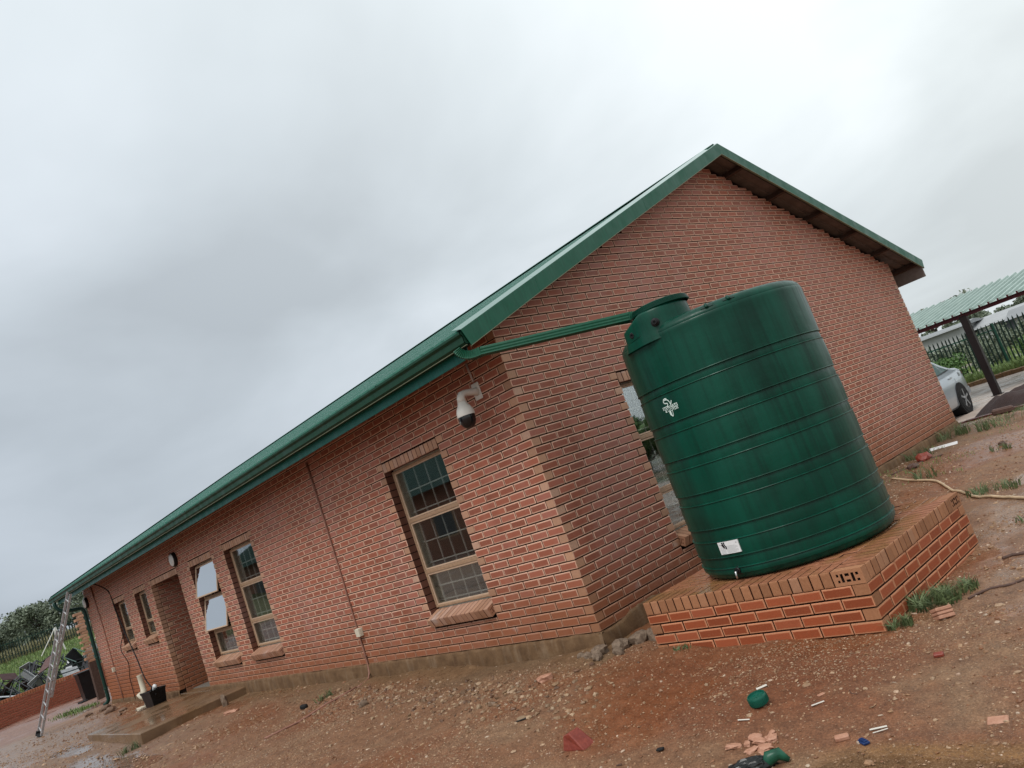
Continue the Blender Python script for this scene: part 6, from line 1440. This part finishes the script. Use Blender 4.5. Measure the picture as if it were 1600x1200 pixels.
x, y = region(9000, -82, -70.5, 0, 19, 7); blades('tall_dry_grass', np.stack([x, y, ground_z(x, y)], 1), .8, .06, M_DRYG, 8)
x, y = region(2500, -23, -19, -1.1, .5, 9, lambda x, y: np.exp(-((x + 20.4) / 1.1) ** 2 - ((y + .25) / .32) ** 2)); blades('grass_patch', np.stack([x, y, ground_z(x, y)], 1), .10, .02, M_GRASS, 10)
x, y = region(6000, .0, 4.2, 5.2, 11.3, 19, lambda x, y: (fbm(x * 1.1, y * 1.1, 3, 18) > .60) * .8); blades('sparse_grass', np.stack([x, y, ground_z(x, y)], 1), .035, .008, M_GRASS, 20)
M_WEED = leafmat('weed_leaf', (.055, .085, .030), (.14, .18, .075))
def weed(label, x, y, r__, h_, n, seed, mat_=M_WEED, w_=.010, group=None):
    rg_ = np.random.default_rng(seed); a = rg_.uniform(0, 2 * math.pi, n); d = r__ * np.sqrt(rg_.uniform(0, 1, n)); P_ = np.stack([d * np.cos(a), d * np.sin(a), np.zeros(n)], 1); P_[:, 2] = ground_z(P_[:, 0] + x, P_[:, 1] + y) - gz(x, y) - .005
    o2 = blades('weed', P_, h_, w_, mat_, seed, kind=None, lean=.85, loc=(x, y, gz(x, y))); return tag(o2, label, 'weed', group)
weed('leafy green weed clump at the foot of the stand side facing right', 2.76, .42, .17, .10, 330, 701, w_=.011); weed('second weed clump spreading along the stand foot', 2.82, .68, .16, .07, 240, 702, w_=.010)
weed('small weed tuft at the near corner of the brick stand', 2.67, .04, .09, .07, 150, 703, w_=.010); weed('green weed patch beside the cream pipe at the right', 2.15, 4.0, .26, .10, 170, 704); weed('thin weed by the bend of the cream pipe', 1.00, 5.35, .13, .18, 60, 705)
weed('weed tuft against the far foot of the gable wall', .20, 8.9, .28, .18, 190, 706); weed('grass clump near the dark half brick and the kerb', 1.15, 9.2, .55, .10, 330, 707); weed('weed beside the gable wall, left of the white paper', .22, 7.3, .2, .16, 110, 708)
weed('small green weed near the end of the wall conduit', -4.55, -.60, .12, .09, 70, 709); weed('tiny weed on bare soil right of the stand', 1.6, 6.4, .12, .09, 50, 710); weed('low weed on wet soil near the photo right edge', 2.9, 2.5, .16, .05, 80, 711); weed('weed tuft below the door slab edge', -8.55, -1.95, .16, .12, 80, 712)
weed('grass clump where the far kerb meets the soil', .9, 10.9, .3, .12, 200, 713); weed('sprig of weed growing at the foot of the stand front', .95, -.12, .07, .04, 40, 714); weed('upright weed on bare soil between paper and kerb', .75, 8.7, .10, .22, 60, 715)

# ------------------------------------------------------------------ far houses
M_FW = simple('far_white_wall', (.40, .41, .40), .8, 0, .08, .8); M_FR = simple('far_grey_roof', (.22, .23, .24), .6, 0, .1, 1); M_FD = simple('far_dark_opening', (.05, .055, .06), .5); M_RF = simple('far_pale_roof', (.32, .33, .34), .6, 0, .08, 1)
def far_house(label, loc, w_, d_, h_, rh, wins_, rz=0.0, rmat=M_FR):
    t2 = thing('far_house', label, 'house', loc, rz); q_ = MB(); q_.box((-w_ / 2, 0, -.6), (w_ / 2, d_, h_)); q_.build('wall', [M_FW], t2)
    q_ = MB(); e_ = .45; q_.add([(-w_ / 2 - e_, -e_, h_ - .1), (w_ / 2 + e_, -e_, h_ - .1), (w_ / 2 + e_, d_ + e_, h_ - .1), (-w_ / 2 - e_, d_ + e_, h_ - .1), (-w_ / 2 - e_, d_ / 2, h_ + rh), (w_ / 2 + e_, d_ / 2, h_ + rh)], [(3, 2, 1, 0), (0, 1, 5, 4), (2, 3, 4, 5), (0, 4, 3), (1, 2, 5)]); q_.build('roof', [rmat], t2)
    for x, z0_, ww, hh in wins_:
        q_ = MB(); q_.box((x - ww / 2 - .05, -.03, z0_ - .05), (x + ww / 2 + .05, .01, z0_ + hh + .05)); f_ = q_.build('window', [M_FR], t2); q_ = MB(); q_.box((x - ww / 2, -.045, z0_), (x + ww / 2, -.031, z0_ + hh)); q_.build('pane', [M_FD], f_)
far_house('white walled outbuilding with grey roof seen left of the carport post', (-18.6, 60, -.45), 7.2, 5, 2.35, .22, [(-2.4, .9, 1.5, 1.1)], 0.0)
far_house('long low white house with pale sheet roof seen right of the carport post', (-9.6, 62, -.45), 9.6, 7, 1.75, .62, [(-2.5, .5, 1.6, 1.0), (1.2, .5, 1.6, 1.0)], .08, M_RF)
far_house('small white shed at the right edge beyond the field', (-8.9, 55, -.45), 2.6, 3, 1.65, .5, [], 0)

# ------------------------------------------------------------------ far left yard: low wall, desks, bin, toothed pier
lw = thing('low_brick_wall', 'low orange-red brick wall with brick-on-edge coping across the yard at the far left', 'wall', (-29, -1.5, -.17), 0); il = Matrix.Translation((29, 1.5, .17))
M_ = frame((-29, -7, 0), math.pi / 2); bl_ = wall_bricks(M_, 10.6, 9, z0=-.17, parity=0, skip_header=False); bl_ += rowlock(M_, 0, 10.6, .60, .115, .222)
M_WR = brick_mat('yard_wall_red', (0.24, 0.062, 0.034), (0.34, 0.13, 0.08), stain=False); M_WC = brick_mat('yard_wall_coping', (0.36, 0.13, 0.065), (0.4, 0.2, 0.1), stain=False, rimw=False)
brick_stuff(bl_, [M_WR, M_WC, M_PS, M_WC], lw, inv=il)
q_ = MB(); q_.box((-29.21, -6.99, -.4), (-29.01, 3.59, .59)); put(q_.build('core', [M_MORTAR], lw), il)
pr_ = thing('toothed_pier', 'unfinished brick pier with a toothed edge just behind the far left downpipe', 'brick pier', (-22, .9, -.12)); ip = Matrix.Translation((22, -.9, .12)); bl_ = []
M_ = frame((-22, .60, 0), math.pi / 2)
for k in range(18):
    z_ = 1.0 + k * H; off = 0.0 if k % 2 else .085
    bl_.append(Brick(M_, off + .11, z_ + .04, .222, BH, .22, 't'))
brick_stuff(bl_, [M_BR, M_BT, M_BS, M_BT], pr_, inv=ip)
q_ = MB(); q_.box((-22.22, .66, -.3), (-22.0, .84, 1.0)); put(q_.build('pier_post', [M_TIMBER], pr_), ip)
bn = thing('black_bin', 'black plastic bin standing at the right end of the low brick wall', 'bin', (-24.2, .95, -.13))
q_ = MB(); q_.add([(-.22, -.22, .0), (.22, -.22, 0), (.22, .22, 0), (-.22, .22, 0), (-.28, -.28, .85), (.28, -.28, .85), (.28, .28, .85), (-.28, .28, .85)], [(3, 2, 1, 0), (0, 1, 5, 4), (1, 2, 6, 5), (2, 3, 7, 6), (3, 0, 4, 7), (4, 5, 6, 7)]); q_.build('bin_body', [M_BLACK], bn)
q_ = MB(); q_.cbox((-.31, -.31, .85), (.31, .31, .91), .02); q_.cbox((-.25, .29, .80), (.25, .33, .86), .01); q_.build('bin_lid', [M_BLACK], bn)
q_ = MB(); q_.cbox((-.05, -.42, -.02), (.5, -.22, .05), .01); q_.build('base_plate', [M_BLACKM], bn)
M_DF = [simple('desk_frame_%d' % i, c_, .5, .2, .2) for i, c_ in enumerate([(.02, .03, .03), (.03, .07, .06), (.05, .05, .06), (.10, .11, .12)])]; M_DT = [simple('desk_top_%d' % i, c_, .6, 0, .25) for i, c_ in enumerate([(.05, .02, .02), (.09, .04, .035), (.45, .46, .48), (.03, .03, .035)])]
RD = random.Random(5); DL = ['white topped', 'black topped', 'dark red topped', 'brown topped']; DW = ['at the left edge behind the low wall', 'left of the ladder', 'behind the ladder', 'near the black bin']
for i in range(34):
    y = -1.2 + (i % 17) * .29 + RD.uniform(-.15, .15); x = -31.0 - (i // 17) * 1.5 - RD.uniform(0, .9); z = fz_(x, y)
    stack = RD.choice((0, 0, .45)); dk = thing('school_desk', 'broken steel framed school desk tipped over in the scrap heap behind the low brick wall', 'desk', (x, y, z + .1 + stack), RD.uniform(0, 3), 'broken school desks heaped behind the low wall'); dk.rotation_euler = (RD.uniform(-1.2, 1.2), RD.uniform(-1.0, 1.0), RD.uniform(0, 6))
    w_, d_, h_ = 1.05 if i % 2 else .6, .45, .68; mf = RD.choice(M_DF); mt = RD.choice(M_DT)
    for sx in (-1, 1):
        for sy in (-1, 1): q_ = MB(); q_.bar((sx * w_ / 2, sy * d_ / 2, 0), (sx * w_ / 2, sy * d_ / 2, h_), .03, .03); q_.build('leg', [mf], dk)
    q_ = MB(); q_.bar((-w_ / 2, d_ / 2, .12), (w_ / 2, d_ / 2, .12), .03, .03); q_.bar((-w_ / 2, d_ / 2, h_ - .05), (w_ / 2, d_ / 2, h_ - .05), .03, .03); q_.bar((-w_ / 2, -d_ / 2, h_ - .05), (w_ / 2, -d_ / 2, h_ - .05), .03, .03); q_.build('frame', [mf], dk)
    if i % 4 != 3: q_ = MB(); q_.cbox((-w_ / 2 - .03, -d_ / 2, h_), (w_ / 2 + .03, d_ / 2, h_ + .022), .004); q_.build('desktop', [mt], dk)
for i, (x, y, z, a, b, rz) in enumerate([(-30.6, -.3, .72, .9, .35, 1.5), (-30.3, -.95, .70, .5, .3, 1.3), (-31.5, 1.2, 1.1, .6, .3, 1.7)]):
    q_ = MB(); q_.cbox((-a / 2, -b / 2, 0), (a / 2, b / 2, .02), .004); o2 = q_.build('pale_board', [simple('pale_board%d' % i, (.5, .52, .55), .4)], None, loc=(x, y, z), rotz=rz); o2.rotation_euler = (.1, .35, rz); tag(o2, ('pale board lying on the scrap heap just above the low wall at the left', 'small white board at the left edge behind the low wall', 'white board on top of the desk heap left of the ladder')[i], 'board')
# two white swing poles on the rise
for i, (x, y) in enumerate([(-60, 6.9), (-58, 9.9)]):
    z = fz_(x, y); q_ = MB(); q_.tube([(0, 0, -.1), (.0, .25, 1.7)], .05, 6); q_.tube([(0, .55, -.1), (0, .28, 1.7)], .05, 6); q_.tube([(0, .26, 1.68), (-.3, -.9, .1)], .035, 6); o2 = q_.build('white_frame', [M_WHITEP], None, loc=(x, y, z)); tag(o2, ('leaning white pole frame on the grass left of the ladder', 'white pole frame partly behind the ladder')[i], 'pole frame')

# ------------------------------------------------------------------ the building across the yard (mirrored in the window panes)
ob = thing('opposite_building', 'brick building with green sheet roof across the yard, seen only mirrored in the window panes', 'house', (-31, -20, -.3))
q_ = MB(); q_.box((-19, -5, -.5), (19, 5, 3.3)); q_.build('wall', [simple('opposite_brick', (.20, .09, .06), .8, 0, .2, 5)], ob)
q_ = MB(); V, F = ribbed(-19.6, 19.6, 5.7, 3.1, 0, 5.4, pitch=.343, rib=.04, seed=4); q_.add(V, F); V, F = ribbed(-19.6, 19.6, -5.7, 3.1, 0, 5.4, pitch=.343, rib=.04, seed=4); q_.add(V, F); q_.build('roof', [M_DPIPE], ob)
for k in range(9):
    x = -16.5 + k * 4.1; q_ = MB(); q_.box((x - .8, 5.0, .9), (x + .8, 5.04, 2.3)); f_ = q_.build('window', [M_FRAME], ob); q_ = MB(); q_.box((x - .72, 5.041, .98), (x + .72, 5.05, 2.22)); q_.build('pane', [M_FD], f_)


for i, (x, y, h_) in enumerate([(30, 38, 3.9), (35, 45, 4.2), (25, 44, 3.6), (40, 39, 4.0)]):  # trees added out of view so the gable panes mirror something dark
    tree('added unseen green tree east of the stand, there to darken the gable window panes', (x, y, -.45), h_, 3.6, 560 + i, M_LEAFG, .3, 26, 80, trunk_frac=.12, group='added unseen trees east of the house')
